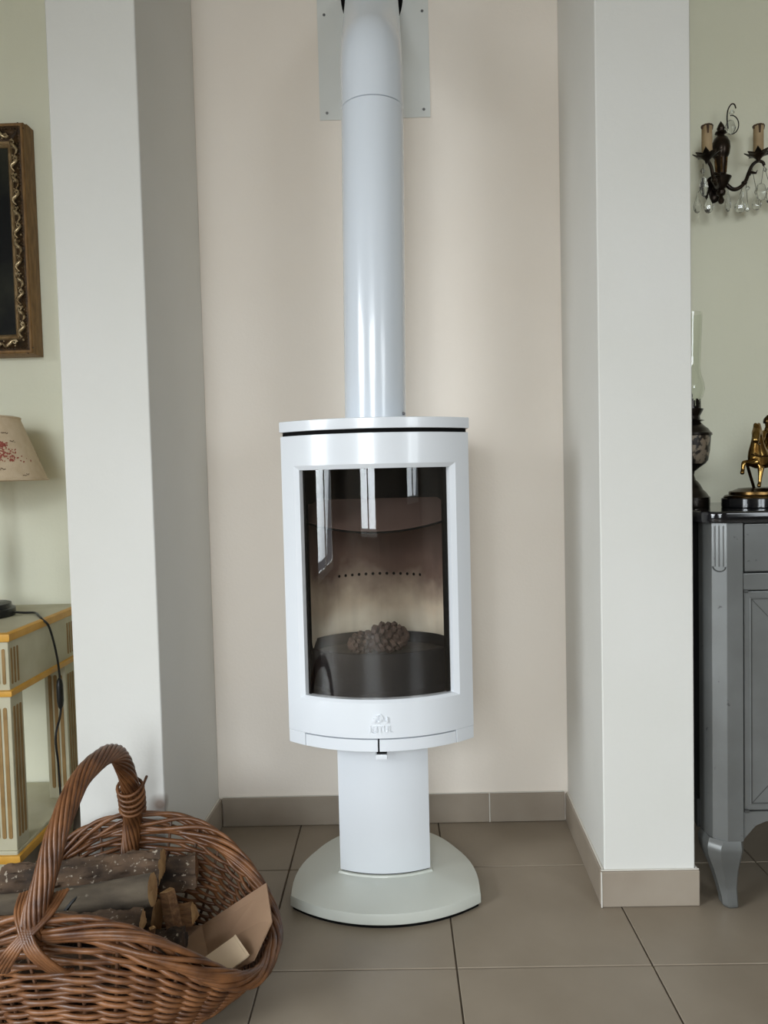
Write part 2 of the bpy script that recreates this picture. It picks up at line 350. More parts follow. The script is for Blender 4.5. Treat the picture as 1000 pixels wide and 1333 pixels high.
# skirting tiles
SK, SH = 0.009, 0.088
def skirting(name, label, segs):
    e = struct(bpy.data.objects.new(name, None), label, 'baseboard'); C.objects.link(e)
    for a, b, nx, ny in segs:
        a, b = Vector(a), Vector(b); d = (b - a).normalized() * 0.0012
        a2, b2 = a + d, b - d; n = Vector((nx, ny)) * SK
        g = G(); g.prism([tuple(a2), tuple(b2), tuple(b2 + n), tuple(a2 + n)], 0.001, SH, bevel=0.0015, seg=1); g.done('tile', 'skirt', e)
        g = G(); n2 = n * 0.55; g.prism([tuple(a2), tuple(b2), tuple(b2 + n2), tuple(a2 + n2)], SH, SH + 0.0025, bevel=0.0008, seg=1); g.done('caulk_line', 'caulk', e)
    return e
yb = RY1 - 0.0005
skirting('baseboard_back', 'beige tile skirting along the alcove back wall', [((XL + 0.01, yb), (-0.1516, yb), 0, -1), ((-0.1516, yb), (0.265, yb), 0, -1), ((0.265, yb), (XR - 0.01, yb), 0, -1)])
skirting('baseboard_left', 'beige tile skirting around the pier beside the basket', [((LPL, PF - 0.0005), (LPR + SK, PF - 0.0005), 0, -1), ((LPR + 0.0005, PF), (XL + 0.0005, yb - SK), 1, 0.0)])
rb = skirting('baseboard_right', 'beige tile skirting around the pier beside the grey cabinet', [((RPL - SK, PF - 0.0005), (RPR + SK, PF - 0.0005), 0, -1), ((RPL - 0.0005, PF), (XR - 0.0005, yb - SK), -1, 0.0), ((RPR + 0.0005, PF), (RPR + 0.0005, yb), 1, 0)])
G().box((RPL - SK - 0.0012, PF - SK - 0.0018, 0.001), (RPL - SK + 0.0016, PF - SK + 0.0008, SH)).done('caulk_line', 'caulk', rb)
G().box((0.2635, yb - SK - 0.0003, 0.001), (0.2665, yb, SH)).done('caulk_line', 'caulk', bpy.data.objects['baseboard_back'])
skirting('baseboard_back_left', 'beige tile skirting behind the console table', [((-1.2 - k * T, yb), (-1.2 - (k - 1) * T, yb), 0, -1) for k in range(0, 4)])
skirting('baseboard_back_right', 'beige tile skirting behind the grey cabinet', [((0.72 + k * T, yb), (0.72 + (k + 1) * T, yb), 0, -1) for k in range(0, 4)])
# ---------------------------------------------------------------- wood stove
CX, YF, HW, DP = -0.0455, 1.715, 0.2235, 0.085
RB = (HW * HW + DP * DP) / (2 * DP)
def front(dx, d=0.0):      # a point of the bowed front, d metres inwards
    a = math.asin(dx / RB)
    return (CX + (RB - d) * math.sin(a), YF + RB - (RB - d) * math.cos(a))
def plan(hw, yb, d=0.0, n=25, pw=2.4, ys=None):       # bowed front + rounded back
    P = []
    for i in range(n): P.append(front(-hw + 2 * hw * i / (n - 1), d))
    y0 = P[-1][1]; x0 = P[-1][0] - CX
    for i in range(1, 24):
        a = PI * i / 24
        c, s_ = math.cos(a), math.sin(a)
        P.append((CX + x0 * math.copysign(abs(c) ** (2 / pw), c), y0 + (yb - y0) * s_ ** (2 / pw)))
    return P
st = thing('wood_stove', 'white enamel wood stove with a bowed glass door on a pedestal foot', 'stove', (CX, 1.86, 0))
# foot
def foot_ring(k, z):
    P = []
    for i in range(33):
        dx = -0.2325 + 0.465 * i / 32; a = math.asin(dx / 0.354)
        P.append((CX + 0.354 * math.sin(a), 1.706 + 0.354 - 0.354 * math.cos(a)))
    for i in range(1, 40):
        a = PI * i / 40; c, s_ = math.cos(a), math.sin(a)
        bulge = 1 + 0.03 * math.sin(min(1, i / 8) * PI if i < 8 else (min(1, (40 - i) / 8) * PI if i > 32 else 0))
        P.append((CX + 0.2325 * bulge * math.copysign(abs(c) ** 0.9, c), 1.793 + 0.36 * s_ ** 0.9))
    cx, cy = CX, 1.90
    return [(cx + (x - cx) * k, cy + (y - cy) * k, z) for x, y in P]
g = G(); g.loft([foot_ring(0.975, 0.0), foot_ring(0.975, 0.0085)]); g.done('floor_plate', 'black', st)
g = G(); g.loft([foot_ring(0.99, 0.008), foot_ring(1.0, 0.010), foot_ring(1.0, 0.030), foot_ring(0.992, 0.0345), foot_ring(0.9, 0.040), foot_ring(0.75, 0.047), foot_ring(0.58, 0.053), foot_ring(0.5, 0.0555)])
g.done('base', 'enamel_base', st, 28)
def ped(hw, z, grow=0.0):
    P = []; R = (0.1135 ** 2 + 0.027 ** 2) / (2 * 0.027)
    for i in range(17):
        dx = -0.1135 + 0.227 * i / 16; a = math.asin(dx / R); P.append((CX + R * math.sin(a), 1.835 + R - R * math.cos(a)))
    for i in range(1, 16):
        a = PI * i / 16; c, s_ = math.cos(a), math.sin(a); P.append((CX + 0.1135 * math.copysign(abs(c) ** 0.7, c), 1.862 + 0.17 * s_ ** 0.7))
    cy = 1.93
    return [(CX + (x - CX) * (1 + grow), cy + (y - cy) * (1 + grow), z) for x, y in P]
g = G(); g.loft([ped(0, 0.046, 0.09), ped(0, 0.056, 0.055), ped(0, 0.0595, 0.03), ped(0, 0.0595, 0)]); g.done('pedestal_collar', 'enamel_base', st)
g = G(); g.loft([ped(0, 0.0585, -0.03), ped(0, 0.063, -0.03)]); g.done('shadow_gap', 'black', st)
g = G(); g.loft([ped(0, 0.0625, -0.006), ped(0, 0.0640, 0), ped(0, 0.4165, 0)]); g.done('pedestal', 'enamel', st, 30)
# body: outer jacket open at the front
g = G(); yB = 2.13
outl = plan(HW, yB, 0.0255)
jk = [outl[i] for i in list(range(24, len(outl))) + [0]]
inn = plan(HW - 0.012, yB - 0.012, 0.0255)
jin = [inn[i] for i in list(range(24, len(inn))) + [0]]
A = [g.v((x, y, 0.416)) for x, y in jk]; B = [g.v((x, y, 1.153)) for x, y in jk]
Ai = [g.v((x, y, 0.416)) for x, y in jin]; Bi = [g.v((x, y, 1.153)) for x, y in jin]
for i in range(len(jk) - 1):
    g.face([A[i], A[i + 1], B[i + 1], B[i]]); g.face([Ai[i + 1], Ai[i], Bi[i], Bi[i + 1]])
    g.face([B[i], B[i + 1], Bi[i + 1], Bi[i]]); g.face([Ai[i], Ai[i + 1], A[i + 1], A[i]])
for i in (0, len(jk) - 1): g.face([A[i], B[i], Bi[i], Ai[i]])
jacket = g.done('jacket', 'enamel', st, 30)
for za, zb in ((0.417, 0.43), (1.135, 1.150)): g = G(); g.prism(plan(HW - 0.014, yB - 0.014, 0.03), za, zb); g.done('inner_deck', 'black', st)
# door frame
door = None
g = G()
ZO0, ZO1, ZI0, ZI1 = 0.530, 1.082, 0.5365, 1.0715
UO0, UO1, UI0, UI1 = -0.1915, 0.1900, -0.1810, 0.1785
def PF3(u, z, d=0.0): x, y = front(u, d); return (x, y, z)
NU = 28
def strip(u0, u1, za, zb, d0=0.0, n=NU):
    a = [g.v(PF3(u0 + (u1 - u0) * i / n, za, d0)) for i in range(n + 1)]; b = [g.v(PF3(u0 + (u1 - u0) * i / n, zb, d0)) for i in range(n + 1)]
    for i in range(n): g.face([a[i], a[i + 1], b[i + 1], b[i]])
DZ0, DZ1, DB = 0.4465, 1.1525, 0.024
strip(UO0, UO1, DZ0 + .001, ZO0); strip(UO0, UO1, ZO1, DZ1)
for a, b in ((-HW, UO0), (UO1, HW)):
    for p, q in ((DZ0 + .001, ZO0), (ZO0, ZO1), (ZO1, DZ1)): strip(a, b, p, q, n=4)
for zo, zi in ((ZO0, ZI0), (ZO1, ZI1)):       # bevel and jamb, top and bottom
    for i in range(NU):
        t0, t1 = i / NU, (i + 1) / NU
        uo0, uo1 = UO0 + (UO1 - UO0) * t0, UO0 + (UO1 - UO0) * t1; ui0, ui1 = UI0 + (UI1 - UI0) * t0, UI0 + (UI1 - UI0) * t1
        g.poly([PF3(uo0, zo), PF3(uo1, zo), PF3(ui1, zi, 0.006), PF3(ui0, zi, 0.006)])
        g.poly([PF3(ui0, zi, 0.006), PF3(ui1, zi, 0.006), PF3(ui1, zi, DB), PF3(ui0, zi, DB)])
for uo, ui in ((UO0, UI0), (UO1, UI1)):
    g.poly([PF3(uo, ZO0), PF3(uo, ZO1), PF3(ui, ZI1, 0.006), PF3(ui, ZI0, 0.006)])
    g.poly([PF3(ui, ZI0, 0.006), PF3(ui, ZI1, 0.006), PF3(ui, ZI1, DB), PF3(ui, ZI0, DB)])
bmesh.ops.remove_doubles(g.bm, verts=g.bm.verts[:], dist=0.00005)
for z in (DZ0 + .001, DZ1):
    for i in range(NU):
        u0, u1 = -HW + 2 * HW * i / NU, -HW + 2 * HW * (i + 1) / NU
        g.poly([PF3(u0, z), PF3(u1, z), PF3(u1, z, DB), PF3(u0, z, DB)])
for u in (-HW, HW): g.poly([PF3(u, DZ0 + .001), PF3(u, DZ1), PF3(u, DZ1, DB), PF3(u, DZ0 + .001, DB)])
for zz0, zz1 in ((DZ0 + .001, ZI0), (ZI1, DZ1)):
    strip(-HW, HW, zz0, zz1, DB)
strip(-HW, UI0, ZI0, ZI1, DB, 4); strip(UI1, HW, ZI0, ZI1, DB, 4)
door = g.done('door', 'enamel', st, 20)
tag(door, 'white door frame around the curved glass')
# glass pane
g = G(); n = 40
rows = []
for d in (0.0135, 0.0175):
    rows.append(([g.v(PF3(UI0 - .004 + (UI1 - UI0 + .008) * i / n, ZI0 - .004, d)) for i in range(n + 1)], [g.v(PF3(UI0 - .004 + (UI1 - UI0 + .008) * i / n, ZI1 + .004, d)) for i in range(n + 1)]))
for a, b in rows:
    for i in range(n): g.face([a[i], a[i + 1], b[i + 1], b[i]])
(a0, b0), (a1, b1) = rows
for i in range(n): g.face([a0[i], a0[i + 1], a1[i + 1], a1[i]]); g.face([b0[i], b0[i + 1], b1[i + 1], b1[i]])
for i in (0, n): g.face([a0[i], b0[i], b1[i], a1[i]])
g.done('glass', 'stoveglass', door, 20)
# black gasket behind the glass
for u0, u1, za, zb in ((UI0 - .003, UI0 + .006, ZI0, ZI1), (UI1 - .009, UI1 + .003, ZI0, ZI1)):
    g = G(); P = [front(u0, .0185), front(u1, .0185), front(u1, .028), front(u0, .028)]; g.prism(P, za, zb); g.done('gasket', 'black', door)
# relief emblem and name on the lower rail
def relief(polys, name, parent, h=0.0032):
    g = G()
    for pl in polys:
        A = [g.v(PF3(u, z, 0.0)) for u, z in pl]; B = [g.v(PF3(u * 0.985 + 0.015 * sum(p[0] for p in pl) / len(pl), z, -h)) for u, z in pl]; n = len(pl)
        g.face(B)
        for i in range(n): g.face([A[i], A[(i + 1) % n], B[(i + 1) % n], B[i]])
    return g.done(name, 'enamel', parent, 20)
ux = 0.0005
relief([[(ux - .0185, .484), (ux - .0135, .484), (ux - .0095, .4935), (ux - .0075, .490), (ux - .0035, .5035), (ux - .007, .5005), (ux - .0105, .5015), (ux - .0135, .494), (ux - .0165, .4955)],
        [(ux - .0035, .487), (ux + .001, .4865), (ux + .004, .4955), (ux + .0085, .487), (ux + .0065, .498), (ux + .0015, .5055), (ux - .0015, .500)],
        [(ux + .0105, .4845), (ux + .0175, .4845), (ux + .0175, .4965), (ux + .0155, .499), (ux + .0145, .490), (ux + .0125, .490)],
        [(ux - .010, .484), (ux - .003, .484), (ux - .004, .4875), (ux - .009, .4875)]], 'emblem', door)
cu = bpy.data.curves.new('lettering', 'FONT'); cu.body = 'J\u00d8TUL'; cu.size = 0.0205; cu.align_x = 'CENTER'; cu.extrude = 0.0022; cu.offset = 0.0003; cu.space_character = 1.04
to = bpy.data.objects.new('text_tmp', cu); C.objects.link(to)
me = bpy.data.meshes.new_from_object(to.evaluated_get(bpy.context.evaluated_depsgraph_get())); bpy.data.objects.remove(to)
xs = [v.co.x for v in me.vertices]; k = 0.054 / (max(xs) - min(xs)); mx = (max(xs) + min(xs)) / 2
jv = [v for v in me.vertices if v.co.x < min(xs) + 0.122 * (max(xs) - min(xs))]; j0, j1 = min(v.co.y for v in jv), max(v.co.y for v in jv)
for v in jv: v.co.y = (v.co.y - j0) / (j1 - j0) * j1      # the J stands on the baseline like the other capitals
for v in me.vertices:
    x, y = front((v.co.x - mx) * k + 0.0005, -max(0.0, v.co.z)); z = 0.4612 + (v.co.y if v.co.y > 0 else 0.05 * v.co.y) * k * 1.30; v.co = (x, y, z)
me.materials.clear(); me.materials.append(M['enamel'])
lt = bpy.data.objects.new('lettering', me); C.objects.link(lt); lt.parent = door; lt.matrix_parent_inverse = world(door).inverted()
# lower lip: two halves with the slot of the air slider between them
def lip(u0, u1, z0, z1, d0, d1, name, m, par=st, n=12):
    P = [front(u0 + (u1 - u0) * i / n, d0) for i in range(n + 1)] + [front(u1 - (u1 - u0) * i / n, d1) for i in range(n + 1)]
    g = G(); g.prism(P, z0, z1, bevel=0.0006, seg=1); return g.done(name, m, par, 30)
lip(-HW, -0.1815, 0.416, 0.4468, 0, 0.02, 'lip_end', 'enamel'); lip(0.1800, HW, 0.416, 0.4468, 0, 0.02, 'lip_end', 'enamel')
lip(-0.1800, -0.0068, 0.416, 0.4440, 0.0005, 0.02, 'ash_lip', 'enamel'); lip(-0.0030, 0.1788, 0.416, 0.4440, 0.0005, 0.02, 'ash_lip', 'enamel')
lip(-0.185, 0.185, 0.4165, 0.448, 0.021, 0.026, 'lip_backing', 'black')
x, y = front(0.001)
G().box((CX - 0.010, y + 0.001, 0.4105), (CX + 0.0135, y + 0.03, 0.4158), 0.0008, 1).done('slider_block', 'black', st)
g = G(); g.box((CX - 0.0125, y - 0.004, 0.3985), (CX + 0.0145, y + 0.026, 0.4103), 0.002, 2); g.done('air_slider', 'enamel', st)
# top plate
g = G(); P = plan(HW + 0.0015, yB + 0.003, -0.002); g.prism(P, 1.162, 1.1875, bevel=0.0022, seg=2); g.done('top_plate', 'enamel', st, 30)
g = G(); g.prism(plan(HW - 0.001, yB - 0.01, 0.006), 1.1528, 1.1625); g.done('top_gap', 'black', st)
for u in (-0.205, 0.205):
    x, y = front(u, 0.01); G().box((x - .006, y - .002, 1.1525), (x + .006, y + .01, 1.1618), .001, 1).done('spacer', 'black', st)
# fire chamber
def chamber(rx, ry, y0, n=28): return [(CX + rx * math.cos(PI * i / n), y0 + ry * math.sin(PI * i / n)) for i in range(n + 1)]
g = G(); inr = chamber(0.198, 0.27, 1.80); outr = chamber(0.204, 0.276, 1.80)
for k in range(4):
    seg_i = inr[k * 7:k * 7 + 8]; seg_o = outr[k * 7:k * 7 + 8]
    gg = G(); gg.prism(seg_i + seg_o[::-1], 0.535, 0.985); gg.done('fire_plate', 'liner', st, 30)
g.prism(chamber(0.200, 0.272, 1.80) + chamber(0.204, 0.276, 1.80)[::-1], 0.986, 1.134); g.done('upper_chamber', 'black', st)
g = G()      # sloping baffle with a bowed front edge
top, bot = [], []
for i in range(25):
    u = -0.185 + 0.37 * i / 24; y = 1.796 + 0.06 * (u / 0.185) ** 2
    top.append((CX + u, y, 0.923 + (y - 1.796) * 0.45)); 
bk = [(CX + u, 1.97, 0.923 + 0.174 * 0.42) for u in [-0.185 + 0.37 * i / 24 for i in range(25)]]
R = [[g.v(p) for p in top], [g.v(p) for p in bk], [g.v((x, y, z - 0.006)) for x, y, z in bk], [g.v((x, y, z - 0.006)) for x, y, z in top]]
R.append(R[0])
for a, b in zip(R[:-1], R[1:]):
    for i in range(24): g.face([a[i], a[i + 1], b[i + 1], b[i]])
bf = g.done('baffle', 'liner', st, 30)
g = G(); g.tube([(x, y - .0006, z - .004) for x, y, z in top], .0026, 6); g.done('baffle_edge', 'black', bf)  # black strip added so the baffle's front edge catches no light
g = G()      # row of air holes through the back plate
for i in range(13):
    a = PI / 2 + (i - 6) * 0.098
    x, y = CX + 0.197 * math.cos(a), 1.80 + 0.269 * math.sin(a); n_ = Vector((-math.cos(a) / 0.198, -math.sin(a) / 0.27, 0)).normalized(); t_ = Vector((n_.y, -n_.x, 0))
    g.poly([Vector((x, y, 0.786)) + n_ * 0.0004 + t_ * 0.0042 * math.cos(2 * PI * k / 10) + Vector((0, 0, 0.0042 * math.sin(2 * PI * k / 10))) for k in range(10)])
tag(g.done('air_holes', 'black', st), kind='stuff')
def ell(rx, ry, z, cy=1.893, n=48): return [(CX + rx * math.cos(2 * PI * i / n), cy + ry * math.sin(2 * PI * i / n), z) for i in range(n)]
g = G(); g.loft([ell(.185, .142, .432), ell(.190, .145, .535), ell(.190, .145, .54), ell(.186, .141, .546), ell(.186, .141, .634), ell(.181, .136, .635), ell(.180, .135, .605), ell(.02, .02, .608)], caps=True); g.done('fire_bowl', 'iron', st, 30)
g = G(); g.loft([ell(.1795, .1345, .600), ell(.1795, .1345, .606), ell(.12, .09, .612), ell(.05, .04, .610)]); g.done('ash_bed', 'ash', st)
# pine cones resting in the fire bowl
def pine_cone(loc, axis, L, R, label, seed):
    rr = random.Random(seed)
    t = thing('pine_cone', label, 'pine cone', loc, 'pine cones in the fire bowl')
    ax = Vector(axis).normalized(); q = Vector((0, 0, 1)).rotation_difference(ax).to_matrix()
    g = G(); prof = [(0.001, -L / 2), (R * .3, -L * .42), (R * .42, -L * .1), (R * .28, L * .3), (.001, L / 2)]
    g.lathe(prof, seg=12)
    for v in g.bm.verts: v.co = q @ v.co + Vector(loc)
    g.done('core', 'cone', t)
    N = 46; tt = []
    for i in range(N):
        f = (i + .5) / N; s_ = -L * .46 + f * L * .94; r = R * math.sin(PI * (0.18 + 0.78 * f) ** 0.9) ** .7; a = i * 2.39996
        w_ = R * (.33 - .10 * f) * rr.uniform(.9, 1.1); o = Vector((math.cos(a), math.sin(a), 0)); s3 = Vector((-math.sin(a), math.cos(a), 0)); z3 = Vector((0, 0, 1))
        tilt = .35 + .7 * f
        out = o * math.cos(tilt) + z3 * math.sin(tilt); nn = z3 * math.cos(tilt) - o * math.sin(tilt)
        base = z3 * s_ + o * r * .25; tip = z3 * s_ + o * r * .25 + out * r * .82
        g = G(); th = R * .07
        outline = [(-.35, 0), (.35, 0), (1, .7), (.75, 1), (0, 1.12), (-.75, 1), (-1, .7)]
        top = [base + s3 * (w_ * u) + (tip - base) * v + nn * (th * (1 + 1.2 * v)) for u, v in outline]; bot = [base + s3 * (w_ * u) + (tip - base) * v - nn * th for u, v in outline]
        ta = [g.v(q @ p + Vector(loc)) for p in top]; bo = [g.v(q @ p + Vector(loc)) for p in bot]
        c_ = g.v(q @ (base + (tip - base) * .8 + nn * th * 4) + Vector(loc))
        for j in range(len(ta)):
            g.face([ta[j], ta[(j + 1) % 7], c_]); g.face([bo[j], bo[(j + 1) % 7], ta[(j + 1) % 7], ta[j]])
        g.face(bo[::-1]); tt.append(g)
    b = tt[0]
    for x_ in tt[1:]:
        m_ = bpy.data.meshes.new('x'); x_.bm.to_mesh(m_); x_.bm.free(); b.bm.from_mesh(m_); bpy.data.meshes.remove(m_)
    tag(b.done('scales', 'cone', t, 40), kind='stuff')
    return t
pine_cone((-0.026, 1.872, 0.650), (0.95, -0.3, 0.12), 0.098, 0.040, 'larger open brown pine cone in the stove\'s iron bowl', 3)
pine_cone((-0.088, 1.868, 0.639), (-0.8, -0.55, -0.05), 0.075, 0.030, 'smaller brown pine cone lying against the larger one in the stove', 5)

# ---------------------------------------------------------------- flue pipe and its wall plate
fp = thing('flue_pipe', 'white enamelled flue pipe rising from the stove into the wall', 'stove pipe', (-0.042, 1.86, 1.188))
PR = 0.075; PX0, PX1 = -0.0425, -0.0315
def pipe_x(z): return PX0 + (PX1 - PX0) * (z - 1.19) / 0.75
def ring(c, tilt, r=PR, n=56):
    # ring whose axis leans back by tilt in the YZ plane
    ca, sa = math.cos(tilt), math.sin(tilt)
    return [(c[0] + r * math.cos(2 * PI * i / n), c[1] + r * math.sin(2 * PI * i / n) * ca, c[2] - r * math.sin(2 * PI * i / n) * sa) for i in range(n)]
YC = 1.862
g = G(); g.loft([ring((pipe_x(1.188), YC, 1.188), 0, PR + .0), ring((pipe_x(1.935), YC, 1.935), 0), ring((pipe_x(1.937), YC, 1.937), 0, PR - .0022)]); g.done('pipe_section', 'pipe', fp)
g = G(); g.loft([ring((pipe_x(1.1885), YC, 1.1885), 0, PR + .004), ring((pipe_x(1.191), YC, 1.191), 0, PR + .004), ring((pipe_x(1.192), YC, 1.192), 0, PR + .001)]); g.done('spigot_ring', 'pipe', fp)
# elbow: straight, a tight bend of 45 degrees, straight into the wall
g = G(); rg = []; zb, Rb = 2.0, 0.15
x1 = pipe_x(1.95)
rg.append(ring((x1, YC, 1.9375), 0, PR - .0022)); rg.append(ring((x1, YC, 1.9385), 0, PR)); rg.append(ring((x1, YC, zb), 0))
for k in range(1, 13):
    a = PI / 4 * k / 12; rg.append(ring((x1, YC + Rb * (1 - math.cos(a)), zb + Rb * math.sin(a)), a))
c0 = Vector((x1, YC + Rb * (1 - math.cos(PI / 4)), zb + Rb * math.sin(PI / 4))); dr = Vector((0, math.sin(PI / 4), math.cos(PI / 4)))
last = []
for p in ring(c0, PI / 4):
    p = Vector(p); last.append(tuple(p + dr * ((2.2455 - p.y) / dr.y)))
rg.append(last)
g.loft(rg, caps=False); g.done('elbow', 'pipe', fp, 40)
g = G(); g.ball((PX0 + .069, YC - .034, 1.203), .0042, 8, 6); g.done('clip', 'screw', fp)
zc = c0.z + (2.2455 - c0.y)
wp = thing('flue_plate', 'white square metal wall plate around the flue pipe outlet', 'wall plate', (-0.03, 2.2465, zc))
g = G(); n = 64; hx0, hx1, hz0, hz1 = -0.191, 0.131, 2.094, 2 * zc - 2.094
rx, rz = 0.0905, 0.129
for yy in (2.2435, 2.2465):
    pass
def sq(a, cx, cz):
    c, s_ = math.cos(a), math.sin(a); t = 1e9
    if c > 1e-6: t = min(t, (hx1 - cx) / c)
    if c < -1e-6: t = min(t, (hx0 - cx) / c)
    if s_ > 1e-6: t = min(t, (hz1 - cz) / s_)
    if s_ < -1e-6: t = min(t, (hz0 - cz) / s_)
    return cx + c * t, cz + s_ * t
angs = sorted([2 * PI * i / n for i in range(n)] + [math.atan2(z - zc, x - x1) % (2 * PI) for x in (hx0, hx1) for z in (hz0, hz1)])
L = []
for yy in (2.2435, 2.2464):
    L.append(([g.v((x1 + rx * math.cos(a), yy, zc + rz * math.sin(a))) for a in angs], [g.v((sq(a, x1, zc)[0], yy, sq(a, x1, zc)[1])) for a in angs]))
m = len(angs)
for i in range(m):
    j = (i + 1) % m
    g.face([L[0][0][i], L[0][0][j], L[0][1][j], L[0][1][i]]); g.face([L[1][0][j], L[1][0][i], L[1][1][i], L[1][1][j]])
    g.face([L[0][1][i], L[0][1][j], L[1][1][j], L[1][1][i]]); g.face([L[0][0][j], L[0][0][i], L[1][0][i], L[1][0][j]])
g.done('plate', 'plate', wp, 20)
g = G(); g.loft([[(x1 + rx * .999 * math.cos(a), yy, zc + rz * .999 * math.sin(a)) for a in angs] for yy in (2.2460, 2.2466)]); g.done('dark_hole_disc', 'black', wp)  # flat black disc standing in for the darkness inside the flue hole
for sx, sz in ((-0.170, 2.114), (0.112, 2.116), (-0.171, 2.392), (0.113, 2.394), (-0.17, hz1 - .02), (0.112, hz1 - .02)):
    g = G()
    for v_, (r_, y_) in enumerate(((0.0042, 2.2435), (0.0042, 2.2425), (0.003, 2.2415))): pass
    g.loft([[(sx + r_ * math.cos(2 * PI * i / 10), y_, sz + r_ * math.sin(2 * PI * i / 10)) for i in range(10)] for r_, y_ in ((0.0042, 2.2437), (0.0042, 2.2427), (0.003, 2.2418))])
    g.done('screw', 'screw', wp)
# ---------------------------------------------------------------- firewood basket
BX, BY, BTH = -0.606, 1.499, -0.0461
bk = thing('wicker_basket', 'brown wicker log basket with a tall twisted handle on the tiles', 'basket', (BX, BY, 0))
def sgnpow(v, p): return math.copysign(abs(v) ** p, v)
def bxy(x, y): c, s_ = math.cos(BTH), math.sin(BTH); return (BX + x * c - y * s_, BY + x * s_ + y * c)
def rim(ph):
    c, s_ = math.cos(ph), math.sin(ph)
    return 0.336 * sgnpow(c, 2 / 2.6), 0.235 * sgnpow(s_, 2 / 2.6), 0.0964 + 0.1784 * abs(s_) ** 2.65 - 0.0153 * s_
def wall_pt(ph, t, off=0.0):
    x1_, y1_, z1_ = rim(ph); c, s_ = math.cos(ph), math.sin(ph)
    x0_, y0_, z0_ = 0.225 * sgnpow(c, 2 / 2.3), 0.165 * sgnpow(s_, 2 / 2.3), 0.012
    k = t ** 0.8; x, y, z = x0_ + (x1_ - x0_) * k, y0_ + (y1_ - y0_) * k, z0_ + (z1_ - z0_) * t ** 1.15
    l = math.hypot(x / .3 ** 2, y / .2 ** 2) or 1; x += off * (x / .09) / l; y += off * (y / .04) / l
    X, Y = bxy(x, y); return Vector((X, Y, z))
NS = 36
g = G()
for i in range(NS):
    ph = 2 * PI * (i + .5) / NS; g.tube([wall_pt(ph, t / 10) for t in range(0, 11)], 0.0034, 6)
tag(g.done('stakes', 'wicker_dark', bk, 60), kind='stuff')
g = G(); NR = 31; SG = 252
for r_ in range(NR):
    t = 0.03 + 0.9 * (r_ / (NR - 1)) ** 1.25; pts, rad = [], []
    j1 = rnd.uniform(-.007, .007)
    for i in range(SG):
        ph = 2 * PI * i / SG
        dz = rim(ph)[2] / NR; rr = min(0.0050, (0.0017 + dz * 0.36) * (0.72 + .42 * r_ / NR))
        wv = math.cos(NS / 2 * (ph + PI / NS) + r_ * PI)
        tt = t + j1 + 0.008 * noise.noise((math.cos(ph) * 3, math.sin(ph) * 3, r_ * 1.7))
        pts.append(wall_pt(ph, max(0.01, tt), 0.0062 * sgnpow(wv, .7))); rad.append(rr * (1 + .22 * noise.noise((math.cos(ph) * 2, math.sin(ph) * 2, r_ * 3.1 + 9))))
    g.tube(pts, rad, 7, closed=True)
tag(g.done('woven_wall', 'wicker', bk, 60), kind='stuff')
g = G()
for r_ in range(13):
    k = 1 - r_ / 13.0; g.tube([(*bxy(0.225 * k * sgnpow(math.cos(a), 2 / 2.3), 0.165 * k * sgnpow(math.sin(a), 2 / 2.3)), 0.0075 + .001 * (i % 2)) for i, a in enumerate([2 * PI * q / 48 for q in range(48)])], 0.0068, 6, closed=True)
tag(g.done('woven_bottom', 'wicker_dark', bk, 60), kind='stuff')
g = G(); NB = 9
for k in range(NB):
    pts, rad = [], []
    for i in range(400):
        ph = 2 * PI * i / 400; th = 2 * PI * k / NB + 5 * ph + .5 * math.sin(3 * ph + k)
        x, y, z = rim(ph); s_ = abs(math.sin(ph)); wv = 0.010 + 0.011 * s_
        base = wall_pt(ph, 0.985); out = (wall_pt(ph, .985, .01) - base).normalized()
        pts.append(base + out * (0.0105 * math.cos(th)) + Vector((0, 0, wv * math.sin(th) - .002))); rad.append(0.0052 * (1 + .15 * math.sin(5 * ph + k * 2)))
    g.tube(pts, rad, 7, closed=True)
tag(g.done('braided_rim', 'wicker', bk, 60), kind='stuff')
hp = cat_rom([(-0.645, 1.268, 0.255), (-0.643, 1.258, 0.295), (-0.632, 1.293, 0.365), (-0.625, 1.335, 0.428), (-0.618, 1.41, 0.482), (-0.606, 1.495, 0.497), (-0.603, 1.565, 0.478), (-0.606, 1.62, 0.424), (-0.618, 1.685, 0.335), (-0.632, 1.722, 0.262), (-0.638, 1.712, 0.19)], 9)
hn = G(); hs = []
n = len(hp)
def frame(P, i):
    t = (P[min(i + 1, len(P) - 1)] - P[max(i - 1, 0)]).normalized(); a = Vector((1, 0, 0)); a = (a - t * a.dot(t)).normalized(); return t, a, t.cross(a)
hd = None
core = G(); core.tube(hp, 0.0135, 10); hd = core.done('handle', 'wicker_dark', bk, 60)
for k in range(13):
    pts, rad = [], []
    for i in range(n):
        t_, a_, b_ = frame(hp, i); f = i / (n - 1); th = 2 * PI * k / 13 - f * 2 * PI * 2.1
        R_ = 0.0178 * (1 - .12 * math.sin(f * PI)); pts.append(hp[i] + a_ * (R_ * math.cos(th)) + b_ * (R_ * math.sin(th))); rad.append(0.0045 if k % 3 else 0.0039)
    g = G(); g.tube(pts, rad, 8); g.done('handle_strand', 'wicker', hd, 60)
def bound(i0, i1, turns, R_, r_, name):
    pts = []
    for q in range(int(turns * 20) + 1):
        f = q / (turns * 20); i = i0 + (i1 - i0) * f; a0 = hp[int(i)]; a1 = hp[min(int(i) + 1, n - 1)]; c = a0.lerp(a1, i - int(i)); t_, a_, b_ = frame(hp, int(i))
        pts.append(c + a_ * (R_ * math.cos(2 * PI * f * turns)) + b_ * (R_ * math.sin(2 * PI * f * turns)))
    g = G(); g.tube(pts, r_, 7); return g.done(name, 'wicker', bk, 60)
bound(68, 77, 5, 0.0275, 0.0038, 'rear_binding')
